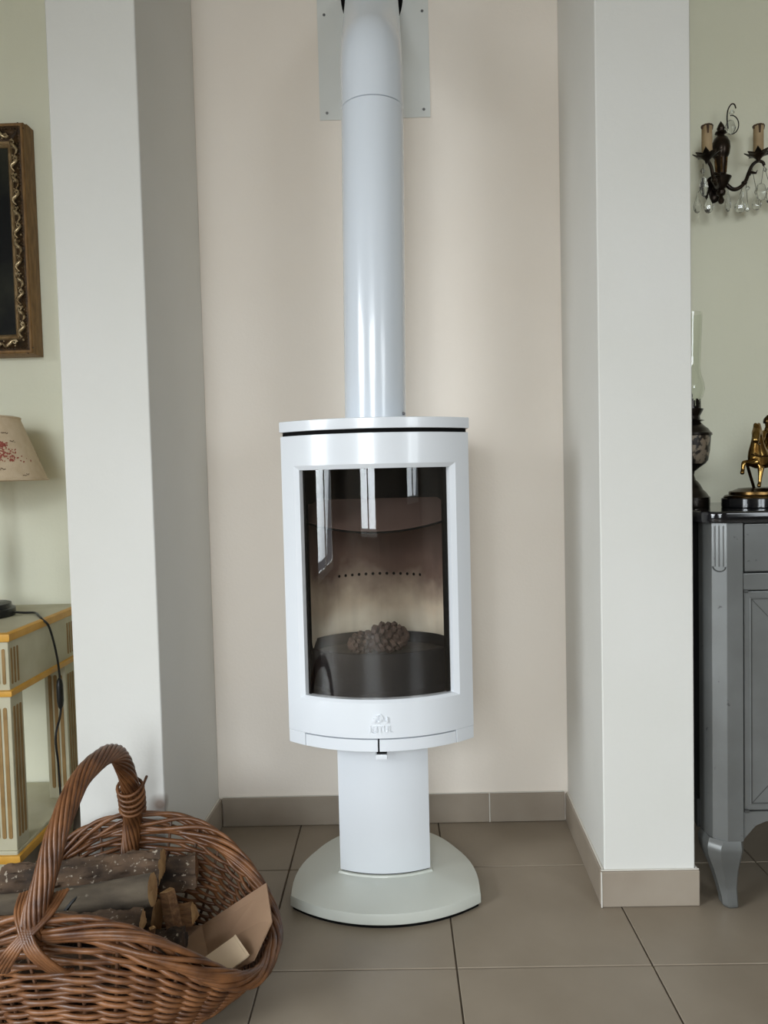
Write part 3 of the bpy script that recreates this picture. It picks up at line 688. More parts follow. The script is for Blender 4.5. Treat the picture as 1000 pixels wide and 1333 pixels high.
g = G(); g.tube([hp[70] + Vector((.02, -.01, 0)), hp[69] + Vector((.034, -.014, .008)), hp[67] + Vector((.045, -.012, .014))], 0.003, 6); g.done('binding_end', 'wicker_dark', bk)
for sgn in (-1, 1):       # crossed flat wraps at the front foot
    g = G()
    for k in range(5):
        o = (k - 2) * 0.0060
        pts = cat_rom([(-0.640 + sgn * -0.030 + o, 1.300, 0.325 + .002 * k), (-0.641 + sgn * -0.020 + o, 1.262, 0.312), (-0.643 + o * .8 + sgn * .004, 1.232, 0.285), (-0.644 + sgn * 0.022 + o, 1.224, 0.262), (-0.645 + sgn * 0.048 + o * 1.1, 1.238, 0.226), (-0.646 + sgn * .056 + o, 1.262, 0.21)], 5)
        g.tube(pts, 0.0036, 7)
    tag(g.done('crossed_wrap', 'wicker', bk, 60), kind='stuff')

# firewood
def log(label, p0, p1, r, bark, seed, sect=None, ends=('wood_end', 'wood_end'), rough=0.06, bend=0.0, name='log', flat_mat=None):
    rr = random.Random(seed); p0, p1 = Vector(p0), Vector(p1); ax = p1 - p0; L = ax.length; ax.normalize()
    side = Vector((0, 0, 1)).cross(ax).normalized(); up = ax.cross(side)
    t = thing(name, label, 'firewood', tuple((p0 + p1) / 2), 'firewood in the basket')
    if sect is None: sect = [(math.cos(2 * PI * i / 46), math.sin(2 * PI * i / 46)) for i in range(46)]
    else:           # resample a polygon
        q = []
        for i, a in enumerate(sect):
            b = sect[(i + 1) % len(sect)]; m_ = max(2, int(math.hypot(a[0] - b[0], a[1] - b[1]) / .13))
            q += [(a[0] + (b[0] - a[0]) * j / m_, a[1] + (b[1] - a[1]) * j / m_) for j in range(m_)]
        sect = q
    NL = max(8, int(L / 0.0065)); rings = []
    for k in range(NL + 1):
        f = k / NL; c = p0.lerp(p1, f) + up * bend * math.sin(f * PI)
        ring_ = []
        for i, (a, b) in enumerate(sect):
            nz = noise.fractal((a * 2.6 + seed, b * 2.6, f * L * 22), 0.8, 2.1, 6) + (0 if bark == 'bark_grey' else .9 * (.32 - abs(noise.noise((a * 7 + seed, b * 7, f * L * 26)))) + .5 * (.3 - abs(noise.noise((a * 13, b * 13 + seed, f * L * 60))))); rg_ = r * (1 + rough * nz + .04 * noise.noise((seed, f * 3, 0)))
            ring_.append(c + side * (a * rg_) + up * (b * rg_))
        rings.append(ring_)
    g = G(); g.loft(rings, caps=False); g.done('bark', bark, t, 50)
    for idx, e, m_ in ((0, -1, ends[0]), (-1, 1, ends[1])):
        g = G(); R_ = rings[idx]; c = sum(R_, Vector()) / len(R_)
        vs = [g.v(p) for p in R_]; mid = [g.v(c + (p - c) * .5 + ax * (e * .0015 * rr.random())) for p in R_]; cv = g.v(c + ax * (e * 0.002))
        for i in range(len(vs)):
            j = (i + 1) % len(vs); g.face([vs[i], vs[j], mid[j], mid[i]]); g.face([mid[i], mid[j], cv])
        g.done('cut_end', m_, t, 30)
    return t
half = [(-1, -.55), (-.8, .2), (-.45, .72), (0, .95), (.5, .8), (.9, .25), (1, -.5)]
wedge = [(-.9, -.6), (.9, -.75), (.75, .1), (.2, .95), (-.35, .8)]
log('thick rough-barked log along the back of the basket, uppermost there', (-0.872, 1.595, 0.183), (-0.528, 1.607, 0.209), 0.036, 'bark_rough', 11, half, rough=.30)
log('smooth grey log with a pale sawn end lying on top of the pile', (-0.858, 1.480, 0.187), (-0.512, 1.492, 0.2235), 0.0315, 'bark_grey', 23, rough=.05, bend=-.006)
sl = bpy.context.scene.collection.objects['log.001']
g = G(); g.tube([(-0.690 + .038 * q / 8, 1.487 - .0312 * math.cos(-.5 + 1.5 * q / 8), 0.2015 + .0312 * math.sin(-.5 + 1.5 * q / 8)) for q in range(9)], [.0015, .003, .004, .0042, .0042, .004, .0035, .0025, .0012], 6); g.done('branch_scar', 'cab_side', sl)
log('rough dark log lying behind the front rim of the basket', (-0.82, 1.405, 0.196), (-0.508, 1.415, 0.198), 0.0255, 'bark_rough', 31, half, rough=.30)
log('short dark split log at the end of the back row', (-0.545, 1.64, 0.172), (-0.466, 1.655, 0.178), 0.036, 'bark_rough', 41, half, ends=('wood_end', 'wood_split'), rough=.28)
log('tan split wedge standing below the sawn grey log end', (-0.497, 1.535, 0.196), (-0.476, 1.522, 0.105), 0.0175, 'wood_split', 53, [(-.7, -.6), (.9, -.5), (.6, .7), (-.5, .6)], ends=('wood_end', 'wood_split'), rough=.08)
log('short brown split piece right of the tan wedge', (-0.50, 1.575, 0.115), (-0.452, 1.572, 0.125), 0.024, 'wood_split', 59, wedge, rough=.08)
log('stubby log with flaking bark end deep in the basket beside the cardboard', (-0.60, 1.475, 0.108), (-0.447, 1.47, 0.122), 0.0275, 'bark_rough', 61, rough=.34, ends=('wood_end', 'bark_rough'))
log('little pale wood chip upright by the front rim', (-0.500, 1.432, 0.150), (-0.493, 1.424, 0.184), 0.0075, 'wood_split', 67, [(-.8, -.5), (.9, -.4), (.6, .6), (-.6, .5)], rough=.08, name='wood_chip')
log('buried log low at the back of the basket', (-0.78, 1.585, 0.105), (-0.535, 1.58, 0.11), 0.037, 'bark_rough', 71, rough=.1)
log('buried log low at the front of the basket', (-0.78, 1.40, 0.125), (-0.56, 1.41, 0.125), 0.034, 'bark_rough', 73, rough=.1)
log('buried log in the middle under the grey log', (-0.79, 1.49, 0.119), (-0.62, 1.49, 0.122), 0.033, 'bark_rough', 79, rough=.1)
log('log on the basket floor at the back', (-0.74, 1.535, 0.043), (-0.53, 1.535, 0.045), 0.022, 'bark_rough', 83, rough=.1)
log('log on the basket floor at the front', (-0.74, 1.465, 0.043), (-0.53, 1.465, 0.045), 0.022, 'bark_rough', 89, rough=.1)

# cardboard lining the end of the basket
cb = thing('cardboard_box', 'torn open brown cardboard box lining the low end of the basket', 'cardboard', (-0.37, 1.5, 0.05))
def sheet(pts, name, m, th=0.0025):
    P = [Vector(p) for p in pts]; nn = (P[1] - P[0]).cross(P[-1] - P[0]).normalized() * th
    g = G(); A = [g.v(p) for p in P]; B = [g.v(p - nn) for p in P]; k = len(P)
    g.face(A); g.face(B[::-1])
    for i in range(k): g.face([A[i], A[(i + 1) % k], B[(i + 1) % k], B[i]])
    return g.done(name, m, cb, smooth=False)
c1, c2, c3, c4, c5, c6 = (-0.441, 1.589, 0.088), (-0.291, 1.552, 0.200), (-0.268, 1.476, 0.162), (-0.405, 1.50, 0.072), (-0.296, 1.421, 0.118), (-0.392, 1.44, 0.056)
sheet([c1, c4, c3, c2], 'long_panel', 'card'); sheet([c4, c6, c5, c3], 'lower_panel', 'card')
sheet([(-0.505, 1.60, 0.078), (-0.510, 1.47, 0.074), c6, c4, c1], 'floor_panel', 'card')
sheet([(-0.416, 1.422, 0.108), (-0.340, 1.390, 0.116), (-0.305, 1.408, 0.134), (-0.342, 1.458, 0.143)], 'folded_flap', 'card_pale')
tag(cb.children[-1], 'paler folded flap')
sheet([(-0.342, 1.458, 0.1435), (-0.305, 1.408, 0.1345), (-0.302, 1.411, 0.1365), (-0.339, 1.461, 0.1455)], 'flap_edge', 'card_pale')

# ---------------------------------------------------------------- console table
ct = thing('console_table', 'grey-green painted console table with ochre mouldings and fluted legs', 'table', (-1.40, 2.02, 0))
X1, Y0, Y1, X0 = -0.950, 1.806, 2.232, -1.85
G().box((X0, Y0 + .004, 0.672), (X1 - .004, Y1, 0.695), .002, 1).done('tabletop', 'console', ct)
def mould(z0, z1, out, name):
    g = G(); r_ = (z1 - z0) / 2
    P = [(X1, Y0), (X1, Y1), (X0, Y1), (X0, Y0)]
    prof = [(0, z0), (out * .7, z0 + r_ * .2), (out, z0 + r_), (out * .8, z1 - r_ * .25), (0, z1)]
    rings = []
    for (x, y), (sx, sy) in zip([(X1, Y1), (X1, Y0), (X0, Y0), (X0, Y1)], [(1, 0), (1, -1), (-1, -1), (-1, 0)]):
        rings.append([(x + sx * (d - .006), y + sy * (d - .006), z) for d, z in [(0, z0), *[(d + .006, z) for d, z in prof], (0, z1)]])
    g.loft(rings, caps=True, closed=True); return g.done(name, 'ochre', ct, 40)
mould(0.6715, 0.6945, 0.007, 'edge_moulding'); mould(0.5365, 0.5535, 0.007, 'apron_moulding')
G().box((X0 + .003, Y0 + .001, 0.545), (X1 - .001, Y1 - .002, 0.672), .001, 1).done('apron', 'console', ct)
def capsule(face, u0, u1, z0, z1, par, at_):
    n = 6; cu_ = (u0 + u1) / 2; r_ = (u1 - u0) / 2; P = []
    for i in range(n + 1): a = PI * i / n; P.append((cu_ + r_ * math.cos(a), z1 - r_ + r_ * math.sin(a)))
    for i in range(n + 1): a = PI + PI * i / n; P.append((cu_ + r_ * math.cos(a), z0 + r_ + r_ * math.sin(a)))
    g = G()
    if face == 'y': g.prism(P, at_ - .0012, at_ + .003, 'y')
    else: g.prism(P, at_ - .003, at_ + .0012, 'x')
    return g.done('flute', 'flute', par, 40)
ap = ct.children[-1]
for k in range(3):
    capsule('y', X1 - .0175 - k * .0145, X1 - .0095 - k * .0145, .567, .655, ap, Y0 + .001)
    capsule('x', Y0 + .0105 + k * .015, Y0 + .0175 + k * .015, .565, .655, ap, X1 - .001)
    capsule('x', Y1 - .0985 + k * .015, Y1 - .0915 + k * .015, .565, .655, ap, X1 - .001)
def leg(x0, x1, y0, y1, right, frontf):
    g = G(); g.box((x0, y0, 0.152), (x1, y1, 0.538), .0012, 1); l = g.done('leg', 'console', ct)
    for k in range(3):
        w_ = (x1 - x0 - .014) / 3
        capsule('y', x0 + .007 + k * w_ + .003, x0 + .007 + (k + 1) * w_ - .003, .182, .510, l, y0)
        w_ = (y1 - y0 - .014) / 3
        capsule('x', y0 + .007 + k * w_ + .003, y0 + .007 + (k + 1) * w_ - .003, .182, .510, l, x1)
    return l
for xa, xb in ((X1 - .062, X1 - .001), (X0 + .001, X0 + .062)):
    leg(xa, xb, Y0 + .001, Y0 + .061, 1, 1); leg(xa, xb, Y1 - .118, Y1 - .058, 1, 0)
G().box((X0 - .002, Y0 - .004, 0.122), (X1 + .002, Y1, 0.1525), .002, 1).done('lower_shelf', 'console', ct)
mould(0.1195, 0.1455, 0.010, 'shelf_moulding')
for xa in (X1 - .066, X0 + .02):
    for ya in (Y0 + .012, Y1 - .06): G().prism([(xa + .004, 0), (xa + .022, 0), (xa + .030, .06), (xa + .034, .121), (xa - .006, .121), (xa, .06)], ya, ya + .038, 'y', .001, 1).done('foot', 'console', ct)

# ---------------------------------------------------------------- table lamp
LX, LY = -1.14, 2.04
tl = thing('table_lamp', 'small table lamp with a beige toile print shade on the console table', 'lamp', (LX, LY, 0.695))
g = G(); g.lathe([(.082, .6952), (.084, .702), (.083, .716), (.074, .719), (.073, .730), (.03, .735), (.018, .742), (.012, .76), (.016, .80), (.022, .85), (.014, .92), (.009, .96), (.009, 1.06)], (LX, LY), 28); g.done('base', 'blackplastic', tl, 30)
g = G(); g.lathe([(.014, 1.06), (.014, 1.09), (.012, 1.095)], (LX, LY), 16); g.done('lamp_socket', 'blackplastic', tl)
g = G(); g.lathe([(.011, 1.09), (.018, 1.11), (.026, 1.135), (.022, 1.158), (.006, 1.168)], (LX, LY), 18); g.done('bulb', 'card_pale', tl)
SR0, SR1, SZ0, SZ1 = 0.182, 0.115, 1.066, 1.240
g = G(); g.loft([[(LX + r_ * math.cos(2 * PI * i / 64), LY + r_ * math.sin(2 * PI * i / 64), z) for i in range(64)] for r_, z in ((SR0 - .002, SZ0), (SR0, SZ0), (SR1, SZ1), (SR1 - .002, SZ1), (SR0 - .002, SZ0))], caps=False)
bmesh.ops.remove_doubles(g.bm, verts=g.bm.verts[:], dist=1e-5); sh = g.done('shade', 'shade', tl, 40)
for z, r_ in ((SZ0 + .003, SR0 - .0005), (SZ1 - .003, SR1 + .0015)):
    g = G(); g.tube([(LX + r_ * math.cos(2 * PI * i / 64), LY + r_ * math.sin(2 * PI * i / 64), z) for i in range(64)], .0028, 6, closed=True); g.done('shade_trim', 'shade', sh)
g = G()
for k in range(3): a = 2 * PI * k / 3; g.tube([(LX, LY, 1.232), (LX + (SR1 - .001) * math.cos(a), LY + (SR1 - .001) * math.sin(a), 1.237)], .0014, 6)
g.tube([(LX, LY, 1.16), (LX, LY, 1.233)], .002, 6); tag(g.done('shade_carrier', 'bronze', tl), kind='stuff')
def on_shade(a, z, d=.0005): f = (z - SZ0) / (SZ1 - SZ0); r_ = SR0 + (SR1 - SR0) * f + d; return (LX + r_ * math.sin(a), LY - r_ * math.cos(a), z)
def print_blobs(items, name, m):
    g = G()
    for a, z, w_, h_, rot in items:
        P = []
        for k in range(7):
            q = 2 * PI * k / 7; du, dv = w_ * math.cos(q), h_ * math.sin(q); P.append(on_shade(a + (du * math.cos(rot) - dv * math.sin(rot)) / .15, z + du * math.sin(rot) + dv * math.cos(rot)))
        g.poly(P)
    tag(g.done(name, m, sh), kind='stuff')
rp = random.Random(4)
items = []
for a0, z0_ in ((.93, 1.137), (-.5, 1.137), (2.2, 1.137), (3.6, 1.137)):
    for i in range(150):
        v_ = rp.random(); spread = (.022 * (1 - v_) + .007) ; items.append((a0 + rp.gauss(0, spread) / .15, z0_ - .022 + v_ * .052, rp.uniform(.0020, .0046), rp.uniform(.0012, .0026), rp.uniform(0, 3)))
print_blobs(items, 'red_print', 'redprint')
items = []
for a0, z0_, n_ in ((1.08, 1.192, 8), (.88, 1.095, 6), (1.25, 1.080, 7), (.2, 1.20, 5), (-.2, 1.10, 7), (-.9, 1.2, 6), (1.2, 1.17, 6)):
    for i in range(n_): items.append((a0 + (i - n_ / 2) * .0028 / .15, z0_ + rp.gauss(0, .0014), .0024, .0012, rp.uniform(-.5, .8)))
print_blobs(items, 'brown_print', 'brownprint')
cordp = cat_rom([(-1.06, 2.05, .7045), (-1.04, 2.068, .699), (-1.005, 2.062, .699), (-0.975, 2.02, .6985), (-0.948, 1.985, .693), (-0.935, 1.99, .675), (-0.932, 2.012, .62), (-0.931, 2.03, .55), (-0.931, 2.033, .485), (-0.931, 2.028, .425), (-0.934, 2.0, .37), (-0.934, 2.008, .29), (-0.934, 2.014, .19), (-0.935, 2.03, .05), (-0.93, 2.06, .006), (-0.92, 2.2, .005)], 8)
g = G(); g.tube(cordp, 0.0031, 8); cord = g.done('cord', 'blackplastic', tl)
g = G(); g.loft([[(-0.931 + .0085 * k * math.cos(2 * PI * i / 14), 2.031 + .0125 * k * math.sin(2 * PI * i / 14), z) for i in range(14)] for z, k in ((.437, .35), (.445, .8), (.46, 1), (.50, 1), (.515, .8), (.523, .35))]); g.done('cord_switch', 'blackplastic', cord, 40)

# ---------------------------------------------------------------- framed painting
PXR, PZ0, PZ1, PYF, PYB = -1.034, 1.432, 2.092, 2.186, 2.2455
PXL = PXR - 0.86
pt = thing('framed_painting', 'dark oil painting in an ornate worn gilt frame above the console', 'painting', ((PXL + PXR) / 2, PYB, (PZ0 + PZ1) / 2))
def frame_ring(prof, name, m, ang=30):
    g = G(); rings = []
    for cx_, cz_, sx, sz in ((PXL, PZ0, 1, 1), (PXR, PZ0, -1, 1), (PXR, PZ1, -1, -1), (PXL, PZ1, 1, -1)):
        rings.append([(cx_ + sx * d, y, cz_ + sz * d) for d, y in prof])
    R_ = [[g.v(p) for p in r_] for r_ in rings]; R_.append(R_[0]); k = len(prof)
    for a, b in zip(R_[:-1], R_[1:]):
        for i in range(k): g.face([a[i], a[(i + 1) % k], b[(i + 1) % k], b[i]])
    return g.done(name, m, pt, ang)
frame_ring([(0, PYB), (0, PYF + .020), (.003, PYF + .014), (.003, PYF + .004), (.006, PYF), (.012, PYF + .002), (.012, PYB)], 'frame_side', 'frame_side')
fr_ = frame_ring([(.0121, PYB - .005), (.0121, PYF + .003), (.016, PYF + .001), (.020, PYF + .006), (.032, PYF + .014), (.046, PYF + .020), (.046, PYB - .005)], 'frame', 'frame_dark')
frame_ring([(.0461, PYB - .006), (.0461, PYF + .019), (.049, PYF + .016), (.053, PYF + .020), (.056, PYF + .018), (.062, PYF + .026), (.062, PYB - .006)], 'gilt_slip', 'gilt')
G().box((PXL + .058, PYF + .030, PZ0 + .058), (PXR - .058, PYF + .036, PZ1 - .058)).done('canvas', 'canvas', pt)
def side_pts():      # run along the four sides: position along, outward distance
    for (a, b, sx, sz) in (((PXR, PZ0), (PXR, PZ1), -1, 0), ((PXL, PZ0), (PXL, PZ1), 1, 0), ((PXL, PZ0), (PXR, PZ0), 0, 1), ((PXL, PZ1), (PXR, PZ1), 0, -1)): yield a, b, sx, sz
g = G(); gb = G()
for a, b, sx, sz in side_pts():
    L = math.hypot(b[0] - a[0], b[1] - a[1]); ux_, uz_ = (b[0] - a[0]) / L, (b[1] - a[1]) / L
    def W(s_, d, y): return (a[0] + ux_ * s_ + sx * d, y, a[1] + uz_ * s_ + sz * d)
    n_ = int(L / .046); st_ = L / n_
    for k in range(n_):
        s0 = (k + .5) * st_
        if s0 < .03 or s0 > L - .03: continue
        fl_ = 1 if k % 2 else -1
        pts = [W(s0 - .021 + .042 * q / 12, .033 + fl_ * .0085 * math.sin(2 * PI * q / 12 * .9), PYF + .0055 - .003 * math.sin(PI * q / 12)) for q in range(13)]
        g.tube(pts, [.0016 + .0040 * math.sin(PI * q / 12) for q in range(13)], 6)
        sp_ = [W(s0 + .016 + (.0075 - .0005 * q) * math.cos(q * .75), .033 + fl_ * -.004 + (.0075 - .0005 * q) * math.sin(q * .75), PYF + .0055) for q in range(11)]
        g.tube(sp_, .0026, 6)
        for q in range(4): g.ball(W(s0 - .02 + q * .011, .041 - (q % 2) * .014, PYF + .0125), rp.uniform(.0022, .0035), 6, 5)
        g.ball(W(s0 - .027, .033, PYF + .0105), .0042, 8, 6)
    nb = int(L / .0085)
    for k in range(nb): gb.ball(W((k + .5) * L / nb, .0185, PYF + .004), .0030, 6, 4)
tag(g.done('scroll_relief', 'frame_orn', fr_, 60), kind='stuff'); tag(gb.done('bead_row', 'frame_dark', fr_, 60), kind='stuff')
bpy.context.view_layer.update()
# ---------------------------------------------------------------- grey cabinet
cab = thing('cabinet', 'grey patinated cabinet with a black marble top and cabriole feet', 'cabinet', (1.29, 1.99, 0))
CA, CB = 0.735, 1.845
def mirror(P): return [(CA + CB - x, y) for x, y in P][::-1]
post = [(.807, 1.756), (.769, 1.756), (.7435, 1.779), (.737, 1.800), (.737, 1.84), (.807, 1.84)]
for pl in (post, mirror(post)):
    g = G(); g.prism(pl, 0.168, 0.9245, bevel=.0008, seg=1); po = g.done('corner_post', 'grey_lacquer', cab, 18)
    if pl is post:
        a, b = Vector((.769, 1.756, 0)), Vector((.7435, 1.779, 0)); d = b - a; nn = Vector((d.y, -d.x, 0)).normalized(); nn = nn if nn.y < 0 else -nn
        for k in range(3):
            g = G(); c = a + d * (.22 + .28 * k) + nn * .0006; g.tube([c + Vector((0, 0, .822)), c + Vector((0, 0, .918))], .0017, 8); g.done('bead', 'grey_lacquer', po)
        g = G(); pts = [a + d * (.5 + .42 * math.cos(t)) + nn * .0012 + Vector((0, 0, .822 - .0115 * math.sin(t))) for t in [PI * i / 10 for i in range(11)]]
        g.tube(pts, .0016, 6); g.done('bead_stop', 'lacquer_line', po)
def leg_ring(z, x0, x1, y0, y1, ch):
    P = [(x0 + ch, y0), (x1 - ch * .3, y0), (x1, y0 + ch * .3), (x1, y1), (x0 + ch * .3, y1), (x0, y1 - ch * .3), (x0, y0 + ch)]
    return [(x, y, z) for x, y in P]
def cab_leg(mx=False, my=False):
    R_ = [(.0, .772, .795, 1.768, 1.792, .006), (.006, .764, .798, 1.762, 1.798, .010), (.022, .763, .797, 1.763, 1.80, .010), (.05, .757, .797, 1.766, 1.806, .012), (.09, .746, .799, 1.762, 1.818, .016), (.125, .732, .803, 1.754, 1.832, .020), (.148, .7285, .807, 1.751, 1.84, .022), (.158, .731, .807, 1.753, 1.84, .022), (.169, .736, .807, 1.756, 1.84, .024)]
    F_ = []
    for q in range(len(R_) - 1):
        for s_ in range(4): F_.append(tuple(a_ + (b_ - a_) * (s_ / 4 if q in (0,) else (s_ / 4) ** 1.0) for a_, b_ in zip(R_[q], R_[q + 1])))
    F_.append(R_[-1]); K_ = [F_[0]] + [tuple((F_[q - 1][w_] + F_[q][w_] * 2 + F_[q + 1][w_]) / 4 for w_ in range(6)) for q in range(1, len(F_) - 1)] + [F_[-1]]
    g = G(); rings = []
    for z, x0, x1, y0, y1, ch in K_:
        ring_ = leg_ring(z, x0, x1, y0, y1, ch)
        rings.append([((CA + CB - x) if mx else x, (1.755 + 2.215 - y) if my else y, zz) for x, y, zz in ring_])
    g.loft(rings); return g.done('leg', 'grey_lacquer', cab, 40)
for a in (False, True):
    for b in (False, True): cab_leg(a, b)
for x0, x1 in ((.743, .758), (CA + CB - .758, CA + CB - .743)):
    G().box((x0, 1.841, .235), (x1, 2.20, .9245), .001, 1).done('side_panel', 'cab_side', cab)
    g = G(); pr = [(1.841, .236), (2.18, .236), (2.18, .17), (2.12, .185), (2.01, .205), (1.90, .185), (1.841, .165)]; g.prism(pr, x0 - .012, x1, 'x', .001, 1); g.done('side_apron', 'cab_side', cab)
G().box((.759, 2.195, .2), (CA + CB - .759, 2.205, .92)).done('back_panel', 'cab_side', cab)
G().box((.759, 1.80, .236), (CA + CB - .759, 2.194, .246)).done('bottom_board', 'cab_side', cab)
XP0, XP1 = .8085, CA + CB - .8085; XM = (XP0 + XP1) / 2
G().box((XP0, 1.775, .247), (XP1, 1.80, .9245)).done('carcass_front', 'cab_side', cab)
for x0, x1 in ((XP0 + .003, XM - .002), (XM + .002, XP1 - .003)):
    g = G(); g.box((x0, 1.7585, .810), (x1, 1.7745, .922), .0022, 2); dr_ = g.done('drawer', 'grey_lacquer', cab)
    g = G(); xm = (x0 + x1) / 2; g.tube([(xm - .05 + .1 * i / 10, 1.757 - .012 * math.sin(PI * i / 10), .868) for i in range(11)], .003, 8); g.done('drawer_handle', 'brass', dr_)
    g = G(); g.box((x0, 1.7615, .2415), (x1, 1.7745, .7635), .002, 2); do_ = g.done('cabinet_door', 'grey_lacquer', cab)
    # sunk moulding: raised inner panel with a thin framing bead
    g = G(); g.box((x0 + .012, 1.7592, .2555), (x1 - .012, 1.7620, .7495), .0012, 1); pn = g.done('door_panel', 'grey_lacquer', do_)
    def bar(p, q, wd, y0=1.7583, y1=1.7594, name='inlay_line', m_='lacquer_line', par=pn):
        p, q = Vector(p), Vector(q); d_ = (q - p).normalized(); n_ = Vector((-d_.y, d_.x)) * wd / 2
        g = G(); g.prism([tuple(p + n_), tuple(p - n_), tuple(q - n_), tuple(q + n_)], y0, y1, 'y'); return g.done(name, m_, par)
    a0, a1, b0, b1 = x0 + .016, x1 - .016, .2595, .7455
    for p, q in (((a0, b0), (a0, b1)), ((a1, b0), (a1, b1)), ((a0, b0), (a1, b0)), ((a0, b1), (a1, b1))): bar(p, q, .0022)
    xm, zm = (a0 + a1) / 2, (b0 + b1) / 2
    for p in ((a0, b0), (a0, b1), (a1, b0), (a1, b1)): bar(p, (xm, zm), .0012)
    kx = x1 - .02 if x0 < XM - .1 else x0 + .02
    g = G(); g.ball((kx, 1.751, .50), .008, 12, 8); g.done('door_knob', 'brass', do_)
G().box((XP0, 1.7575, .7665), (XP1, 1.7745, .8065), .0022, 2).done('rail', 'grey_lacquer', cab)
for z in (.7640, ): 
    for x_ in (XP0 + .004, XP1 - .004): G().box((x_ - .004, 1.752, z - .003), (x_ + .005, 1.760, z + .005), .001, 1).done('hinge', 'lacquer_line', cab)
for x_ in (XP0 + .004, XP1 - .004): G().box((x_ - .004, 1.752, .2385), (x_ + .007, 1.760, .2455), .001, 1).done('hinge', 'lacquer_line', cab)
apr = [(XP0, .2385), (XP0, .170), (.822, .186), (.838, .204), (.862, .214), (.91, .216), (1.02, .200), (1.12, .186), (XM, .182)]
apr = apr + [(CA + CB - x, z) for x, z in apr[::-1]]
g = G(); g.prism(apr, 1.7605, 1.7745, 'y', .001, 1); g.done('apron', 'grey_lacquer', cab)
# marble slab with rounded front corners
def slab_outline(e):
    P = []; x0, x1, y0, y1, r_ = .7175 - e, CA + CB + .0175 + e, 1.738 - e, 2.238, .045
    for i in range(9): a = PI + PI / 2 * i / 8; P.append((x0 + r_ + r_ * math.cos(a), y0 + r_ + r_ * math.sin(a)))
    for i in range(9): a = 1.5 * PI + PI / 2 * i / 8; P.append((x1 - r_ + r_ * math.cos(a), y0 + r_ + r_ * math.sin(a)))
    return P + [(x1, y1), (x0, y1)]
g = G(); g.loft([[(x, y, z) for x, y in slab_outline(e)] for e, z in ((-.004, .925), (-.001, .9265), (0, .930), (0, .946), (-.001, .950), (-.004, .952))]); g.done('marble_top', 'marble', cab, 25)
# ---------------------------------------------------------------- oil lamp
OX, OY = 0.774, 2.0
ol = thing('oil_lamp', 'dark antique oil lamp with a tall clear glass chimney on the cabinet', 'lamp', (OX, OY, .952))
def turned(prof, name, m_, par, c, seg=32, ang=32): g = G(); g.lathe(prof, c, seg); return g.done(name, m_, par, ang)
turned([(.054, .9522), (.055, .955), (.055, .978), (.050, .983), (.046, .990), (.038, .998), (.034, 1.006), (.028, 1.016), (.020, 1.024), (.0165, 1.036), (.018, 1.046), (.030, 1.056), (.044, 1.066)], 'foot', 'lampmetal', ol, (OX, OY))
turned([(.044, 1.066), (.0505, 1.075), (.055, 1.10), (.0575, 1.138)], 'fuel_bowl', 'lampbowl', ol, (OX, OY))
turned([(.0575, 1.138), (.0612, 1.140), (.0605, 1.145), (.056, 1.149), (.052, 1.156), (.040, 1.166), (.032, 1.175), (.042, 1.1785), (.032, 1.182), (.031, 1.190), (.038, 1.203), (.040, 1.2085), (.030, 1.209)], 'shoulder', 'lampmetal', ol, (OX, OY))
turned([(.030, 1.2085), (.031, 1.215), (.012, 1.218), (.012, 1.235), (.014, 1.245), (.010, 1.258), (.002, 1.262)], 'burner', 'blackplastic', ol, (OX, OY))
g = G()
for k in range(14):
    a = 2 * PI * k / 14; g.box((-.004, .0322, 1.2086), (.004, .0332, 1.234)); 
    for v in g.bm.verts[-8:] if False else []: pass
    vs = list(g.bm.verts)[-8:]
    for v in vs: x_, y_ = v.co.x, v.co.y; v.co.x, v.co.y = OX + x_ * math.cos(a) - y_ * math.sin(a), OY + x_ * math.sin(a) + y_ * math.cos(a)
tag(g.done('gallery_prongs', 'lampmetal', ol), kind='stuff')
chp = [(.0305, 1.212), (.0315, 1.225), (.039, 1.240), (.0445, 1.258), (.043, 1.275), (.036, 1.296), (.0335, 1.315), (.035, 1.36), (.0375, 1.41), (.0395, 1.4565)]
g = G(); g.loft([[(OX + r_ * math.cos(2 * PI * i / 40), OY + r_ * math.sin(2 * PI * i / 40), z) for i in range(40)] for r_, z in chp + [(r_ - .0012, z) for r_, z in chp[::-1]]], caps=False); g.done('chimney', 'chimney', ol, 60)

# ---------------------------------------------------------------- brass statuette
def skin(verts, edges, radii, name, m_, parent, sub=2):
    me = bpy.data.meshes.new(name); me.from_pydata([tuple(v) for v in verts], edges, []); o = bpy.data.objects.new(name, me); C.objects.link(o)
    md = o.modifiers.new('s', 'SKIN'); md.use_smooth_shade = True; ms = o.modifiers.new('u', 'SUBSURF'); ms.levels = sub; ms.render_levels = sub
    for i, r_ in enumerate(radii): me.skin_vertices[0].data[i].radius = (r_, r_) if not isinstance(r_, tuple) else r_
    me.skin_vertices[0].data[0].use_root = True
    nm = bpy.data.meshes.new_from_object(o.evaluated_get(bpy.context.evaluated_depsgraph_get())); bpy.data.objects.remove(o); bpy.data.meshes.remove(me)
    nm.name = name; nm.materials.clear(); nm.materials.append(M[m_]); nm.polygons.foreach_set('use_smooth', [True] * len(nm.polygons))
    o = bpy.data.objects.new(name, nm); C.objects.link(o); o.parent = parent; o.matrix_parent_inverse = world(parent).inverted(); return o
SX, SY = .955, 1.935
stt = thing('brass_statuette', 'brass horse and rider statuette on a stepped base on the cabinet', 'statuette', (SX, SY, .952))
def oval(prof, name, m_): g = G(); g.lathe(prof, (SX, SY), 48, 1.0, .74); return g.done(name, m_, stt, 28)
oval([(.114, .9522), (.116, .954), (.116, .974), (.114, .976), (.10, .976)], 'plinth', 'marble')
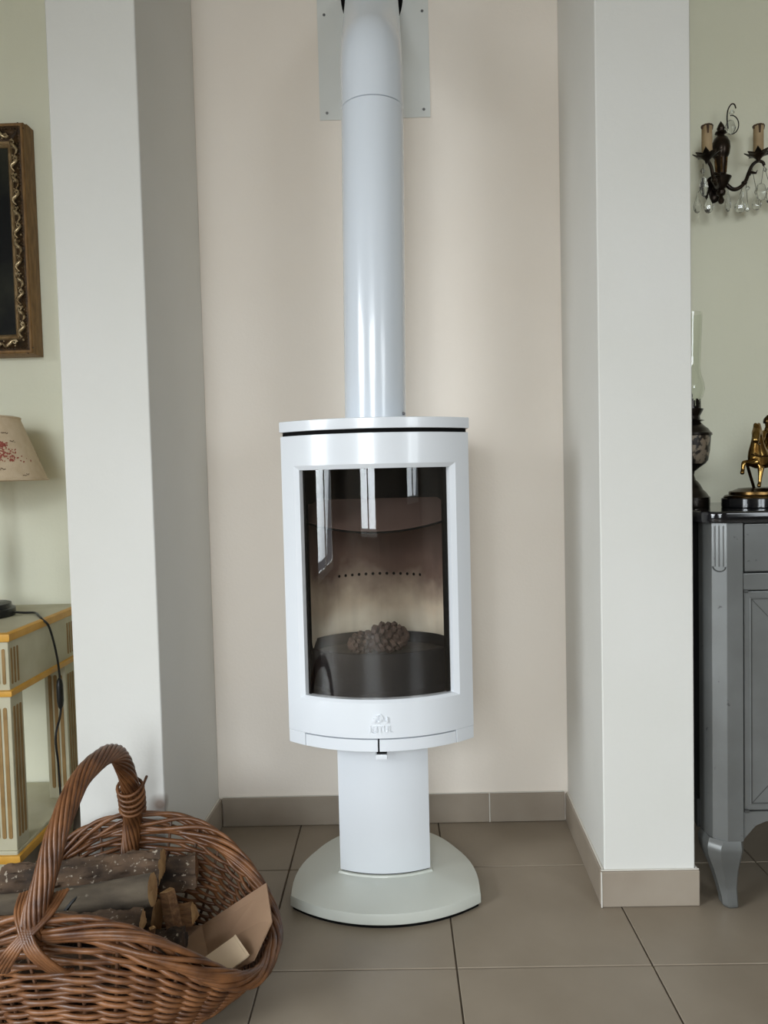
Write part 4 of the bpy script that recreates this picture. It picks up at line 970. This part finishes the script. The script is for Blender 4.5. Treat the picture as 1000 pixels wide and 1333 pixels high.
oval([(.110, .976), (.1105, .9785), (.108, .982), (.102, .984), (.098, .9845), (.0975, .991), (.094, .993), (.088, .994), (.085, .9955), (.078, .998), (.074, 1.0), (.05, 1.0015)], 'stepped_base', 'brass_dark')
V = [(.968, 1.955, 1.077), (.930, 1.920, 1.073), (.911, 1.905, 1.090), (.909, 1.900, 1.117), (.905, 1.893, 1.147), (.893, 1.872, 1.132), (.885, 1.860, 1.113),   # 0 barrel 1 chest 2 base of neck 3 neck 4 poll 5 face 6 muzzle
     (1.015, 1.985, 1.080), (1.038, 1.998, 1.078),                                                           # 7 loin 8 rump
     (.917, 1.897, 1.055), (.913, 1.892, 1.036), (.910, 1.890, 1.013), (.905, 1.885, 1.0035),                  # 9-12 straight foreleg
     (.894, 1.900, 1.063), (.868, 1.885, 1.066), (.866, 1.885, 1.047), (.861, 1.878, 1.036),                   # 13-16 raised foreleg
     (1.035, 1.985, 1.050), (1.047, 1.992, 1.028), (1.040, 1.982, 1.006), (1.033, 1.975, 1.003),               # 17-20 hind
     (1.045, 2.010, 1.050), (1.015, 2.005, 1.030), (1.000, 2.000, 1.010), (.993, 1.996, 1.003),               # 21-24 hind
     (1.057, 2.010, 1.082), (1.070, 2.018, 1.055), (1.067, 2.018, 1.025),                                      # 25-27 tail
     (.899, 1.891, 1.163), (.911, 1.894, 1.163)]                                                              # ears
E_ = [(0, 1), (1, 2), (2, 3), (3, 4), (4, 5), (5, 6), (0, 7), (7, 8), (1, 9), (9, 10), (10, 11), (11, 12), (1, 13), (13, 14), (14, 15), (15, 16), (8, 17), (17, 18), (18, 19), (19, 20), (8, 21), (21, 22), (22, 23), (23, 24), (8, 25), (25, 26), (26, 27), (4, 28), (4, 29)]
R_ = [.027, .032, .024, .0155, .0125, .0105, .0085, .024, .023, .010, .006, .0042, .006, .010, .0065, .0045, .006, .012, .0065, .0045, .006, .012, .0065, .0045, .006, .006, .007, .003, .0028, .0028]
skin(V, E_, R_, 'horse', 'brass', stt)
V = [(.963, 1.945, 1.106), (.961, 1.942, 1.124), (.957, 1.938, 1.143), (.953, 1.934, 1.154), (.951, 1.930, 1.165), (.951, 1.932, 1.172),
     (.938, 1.925, 1.140), (.930, 1.912, 1.125), (.922, 1.902, 1.118), (.976, 1.950, 1.140), (.980, 1.938, 1.124), (.966, 1.920, 1.116),
     (.945, 1.928, 1.098), (.930, 1.918, 1.075), (.932, 1.922, 1.050), (.926, 1.912, 1.044), (.982, 1.965, 1.098), (.994, 1.962, 1.075), (.994, 1.968, 1.050), (.988, 1.958, 1.044)]
E_ = [(0, 1), (1, 2), (2, 3), (3, 4), (4, 5), (2, 6), (6, 7), (7, 8), (2, 9), (9, 10), (10, 11), (0, 12), (12, 13), (13, 14), (14, 15), (0, 16), (16, 17), (17, 18), (18, 19)]
R_ = [.015, .014, .013, .006, .0095, .007, .0065, .005, .004, .0065, .005, .004, .010, .007, .005, .005, .010, .007, .005, .005]
skin(V, E_, R_, 'rider', 'brass', stt)
g = G(); g.lathe([(.0105, 1.163), (.0118, 1.166), (.0105, 1.174), (.006, 1.180), (.002, 1.184)], (.951, 1.931), 16); g.done('helmet', 'brass_dark', stt)
g = G(); g.tube([(.884, 1.902, 1.062), (.913, 1.925, 0.999)], .0038, 8); g.done('strut', 'brass_dark', stt)
g = G(); g.tube(cat_rom([(.888, 1.858, 1.116), (.900, 1.872, 1.108), (.922, 1.902, 1.118)], 5), .0014, 6); g.done('rein', 'brass_dark', stt)
# breast harness and mane
g = G(); g.tube([(.914 + .024 * math.cos(t), 1.901 - .012 - .014 * math.sin(t), 1.085 - .006 * math.sin(t)) for t in [PI * i / 12 for i in range(13)]], .0022, 6); g.done('breast_strap', 'brass_dark', stt)

# ---------------------------------------------------------------- wall sconce
U = .002237; KX, KZ, KY = .947, 1.943, 2.19
def K(x, y, Y=KY): return Vector((KX + x * U * 1.0, Y, KZ - y * U))
sco = thing('wall_sconce', 'dark bronze two-arm candle sconce with crystal drops on the green wall', 'sconce', (KX, 2.246, 1.90))
turned([(.001, 1.801), (.006, 1.804), (.009, 1.812), (.006, 1.819), (.005, 1.823), (.011, 1.828), (.013, 1.836), (.009, 1.843), (.016, 1.85), (.024, 1.866), (.028, 1.874), (.020, 1.879), (.013, 1.884)], 'lower_cup', 'bronze', sco, (KX, KY), 20)
shaft = turned([(.013, 1.883), (.0145, 1.90), (.0165, 1.926), (.018, 1.930)], 'shaft', 'bronze', sco, (KX, KY), 20)
for k in range(6):
    a = 2 * PI * k / 6 + .2; g = G(); g.tube([(KX + .0135 * math.cos(a), KY + .0135 * math.sin(a), 1.886), (KX + .0165 * math.cos(a), KY + .0165 * math.sin(a), 1.927)], .003, 6); g.done('reed', 'bronze_gold', shaft)
turned([(.018, 1.930), (.0225, 1.938), (.0255, 1.956), (.0245, 1.970), (.018, 1.984), (.010, 1.990), (.009, 1.994), (.016, 1.998), (.015, 2.002), (.009, 2.005), (.011, 2.012), (.008, 2.020), (.003, 2.028), (.0005, 2.032)], 'urn', 'bronze', sco, (KX, KY), 20)
g = G(); g.tube([(KX, KY + .012, 1.862), (KX, 2.235, 1.862)], .007, 10); g.done('bracket', 'bronze', sco)
g = G(); g.loft([[(KX + r_ * math.cos(2 * PI * i / 24), y_, 1.862 + 1.5 * r_ * math.sin(2 * PI * i / 24)) for i in range(24)] for r_, y_ in ((.026, 2.2462), (.026, 2.241), (.020, 2.236))]); g.done('wall_rose', 'bronze', sco)
def crystal_drop(c, w_, h_, kind):
    g = G(); c = Vector(c)
    if kind == 'tear': prof = [(.0004, h_), (w_ * .22, h_ * .72), (w_ * .62, h_ * .42), (w_, h_ * .12), (w_ * .92, -h_ * .1), (w_ * .5, -h_ * .28), (.0004, -h_ * .34)]; seg = 8
    elif kind == 'flat': prof = [(.0004, h_ * .5), (w_ * .55, h_ * .42), (w_, 0), (w_ * .6, -h_ * .40), (.0004, -h_ * .5)]; seg = 8
    else: prof = [(.0004, w_), (w_ * .6, w_ * .75), (w_, 0), (w_ * .6, -w_ * .75), (.0004, -w_)]; seg = 8
    g.loft([[(c.x + r_ * math.cos(2 * PI * i / seg), c.y + r_ * (.42 if kind == 'flat' else 1) * math.sin(2 * PI * i / seg), c.z + z) for i in range(seg)] for r_, z in prof])
    o = g.done('crystal', 'crystal', sco, smooth=False)
    return o
def arm_and_candle(pts, cp, zc_, seed):
    g = G(); P = cat_rom(pts, 7); g.tube(P, [.0062 - .0022 * i / len(P) for i in range(len(P))], 9); am = g.done('arm', 'bronze', sco, 50)
    q = P[int(len(P) * .55)]; g = G(); g.tube([q + Vector((0, 0, -.006)), q + Vector((.006, 0, .0)), q + Vector((.018, -.004, -.004)), q + Vector((.022, -.004, .004))], [.0055, .005, .003, .001], 7); g.done('leaf_scroll', 'bronze', am, 50)
    g = G(); g.ball(tuple(P[int(len(P) * .42)]), .008, 10, 8, (1, 1, .8)); g.done('arm_knop', 'bronze', am, 50)
    x, y = cp
    turned([(.004, zc_ - .020), (.006, zc_ - .012), (.012, zc_ - .006), (.021, zc_ + .001), (.022, zc_ + .004), (.013, zc_ + .005)], 'drip_cup', 'bronze', sco, (x, y), 18)
    dc = sco.children[-1]
    for k in range(8):
        a = 2 * PI * k / 8 + .3; o_ = Vector((math.cos(a), math.sin(a), 0)); s_ = Vector((-math.sin(a), math.cos(a), 0)); b = Vector((x, y, zc_))
        pts_ = [b + o_ * .014 + s_ * .008, b + o_ * .024 + s_ * .008 + Vector((0, 0, .004)), b + o_ * .037 + Vector((0, 0, .013 if k % 2 else .007)), b + o_ * .024 - s_ * .008 + Vector((0, 0, .004)), b + o_ * .014 - s_ * .008]
        g = G(); A = [g.v(p) for p in pts_]; B = [g.v(p - Vector((0, 0, .0025))) for p in pts_]; g.face(A); g.face(B[::-1])
        for i in range(5): g.face([A[i], A[(i + 1) % 5], B[(i + 1) % 5], B[i]])
        g.done('cup_leaf', 'bronze', dc, smooth=False)
    cz0, cz1 = zc_ + .004, zc_ + .082
    g = G(); rings = []
    for z, k in ((cz0, 1), (cz0 + .03, .985), (cz1 - .012, .985), (cz1 - .004, 1.02), (cz1, .95), (cz1 - .001, .6)):
        rings.append([(x + .0138 * k * (1 + .03 * math.sin(3 * t + z * 90)) * math.cos(t), y + .0138 * k * math.sin(t), z) for t in [2 * PI * i / 20 for i in range(20)]])
    g.loft(rings); ca = g.done('candle_sleeve', 'candle', sco, 50)
    for a, ln in ((-1.75, .026), (-.3, .014), (-2.9, .012)):
        g = G(); o_ = Vector((math.cos(a), math.sin(a), 0)) * .0128 + Vector((x, y, 0)); g.tube([o_ + Vector((0, 0, cz1 - .002)), o_ * 1 + Vector((0, 0, cz1 - ln * .5)), o_ + Vector((0, 0, cz1 - ln))], [.0042, .0036, .0022], 7); g.done('wax_drip', 'drip', ca)
    g = G(); g.tube([(x + .0136 * math.cos(2 * PI * i / 20), y + .0136 * math.sin(2 * PI * i / 20), cz1 - .003 + .001 * math.sin(3 * i)) for i in range(20)], .0022, 6, closed=True); g.done('wax_rim', 'drip', ca)
arm_and_candle([(.940, 2.185, 1.866), (.922, 2.155, 1.838), (.905, 2.125, 1.832), (.892, 2.112, 1.850), (.884, 2.105, 1.872), (.874, 2.10, 1.886), (.870, 2.10, 1.894)], (.8705, 2.10), 1.900, 1)
arm_and_candle([(.950, 2.188, 1.868), (.962, 2.185, 1.852), (.978, 2.182, 1.839), (.996, 2.18, 1.843), (1.012, 2.18, 1.861), (1.021, 2.18, 1.884), (1.030, 2.178, 1.903), (1.044, 2.175, 1.912), (1.057, 2.174, 1.908), (1.061, 2.174, 1.899)], (1.044, 2.172), 1.928, 2)
g = G(); hk = [K(9, -30), K(8, -42), K(9, -53), K(13, -60), K(17, -60), K(19, -55)]; g.tube(cat_rom(hk, 6), .0019, 7); g.done('hook', 'bronze', sco)
g = G(); g.tube([K(13.5 + 9.0 * math.cos(t), -35 + 11.5 * math.sin(t)) for t in [math.radians(d) for d in range(-100, 101, 12)]], .0016, 6); g.done('wire_loop', 'bronze', sco)
for (c, w_, h_, kd) in (((.978, 2.19, 2.054), .0075, 0, 'ball'), ((.974, 2.19, 2.014), .016, .042, 'flat'), ((.867, 2.12, 1.868), .0075, 0, 'ball'), ((.870, 2.12, 1.826), .0125, .056, 'flat'),
        ((.860, 2.14, 1.776), .0115, .044, 'tear'), ((.895, 2.15, 1.777), .013, .04, 'tear'), ((.971, 2.20, 1.800), .009, .05, 'tear'), ((.996, 2.18, 1.785), .0155, .04, 'tear'), ((1.017, 2.18, 1.781), .007, .02, 'tear'),
        ((1.012, 2.17, 1.836), .007, 0, 'ball'), ((1.003, 2.18, 1.815), .004, .035, 'flat'), ((1.045, 2.16, 1.821), .019, .05, 'flat'), ((1.052, 2.20, 1.798), .013, .04, 'tear'), ((1.075, 2.17, 1.815), .014, .05, 'flat'), ((1.059, 2.165, 1.884), .006, 0, 'ball')):
    crystal_drop(c, w_, h_, kd)
g = G()
for p, q in (((.868, 2.12, 1.888), (.869, 2.12, 1.853)), ((.885, 2.14, 1.85), (.862, 2.14, 1.818)), ((.905, 2.128, 1.83), (.895, 2.15, 1.815)), ((.978, 2.182, 1.838), (.972, 2.2, 1.848)), ((1.003, 2.18, 1.845), (.996, 2.18, 1.822)), ((1.012, 2.178, 1.855), (1.017, 2.18, 1.80)), ((1.059, 2.172, 1.90), (1.046, 2.16, 1.845)), ((1.059, 2.172, 1.90), (1.075, 2.17, 1.84)), ((1.03, 2.18, 1.895), (1.052, 2.2, 1.836))):
    g.tube([p, q], .0007, 5)
tag(g.done('crystal_wires', 'bronze', sco), kind='stuff')
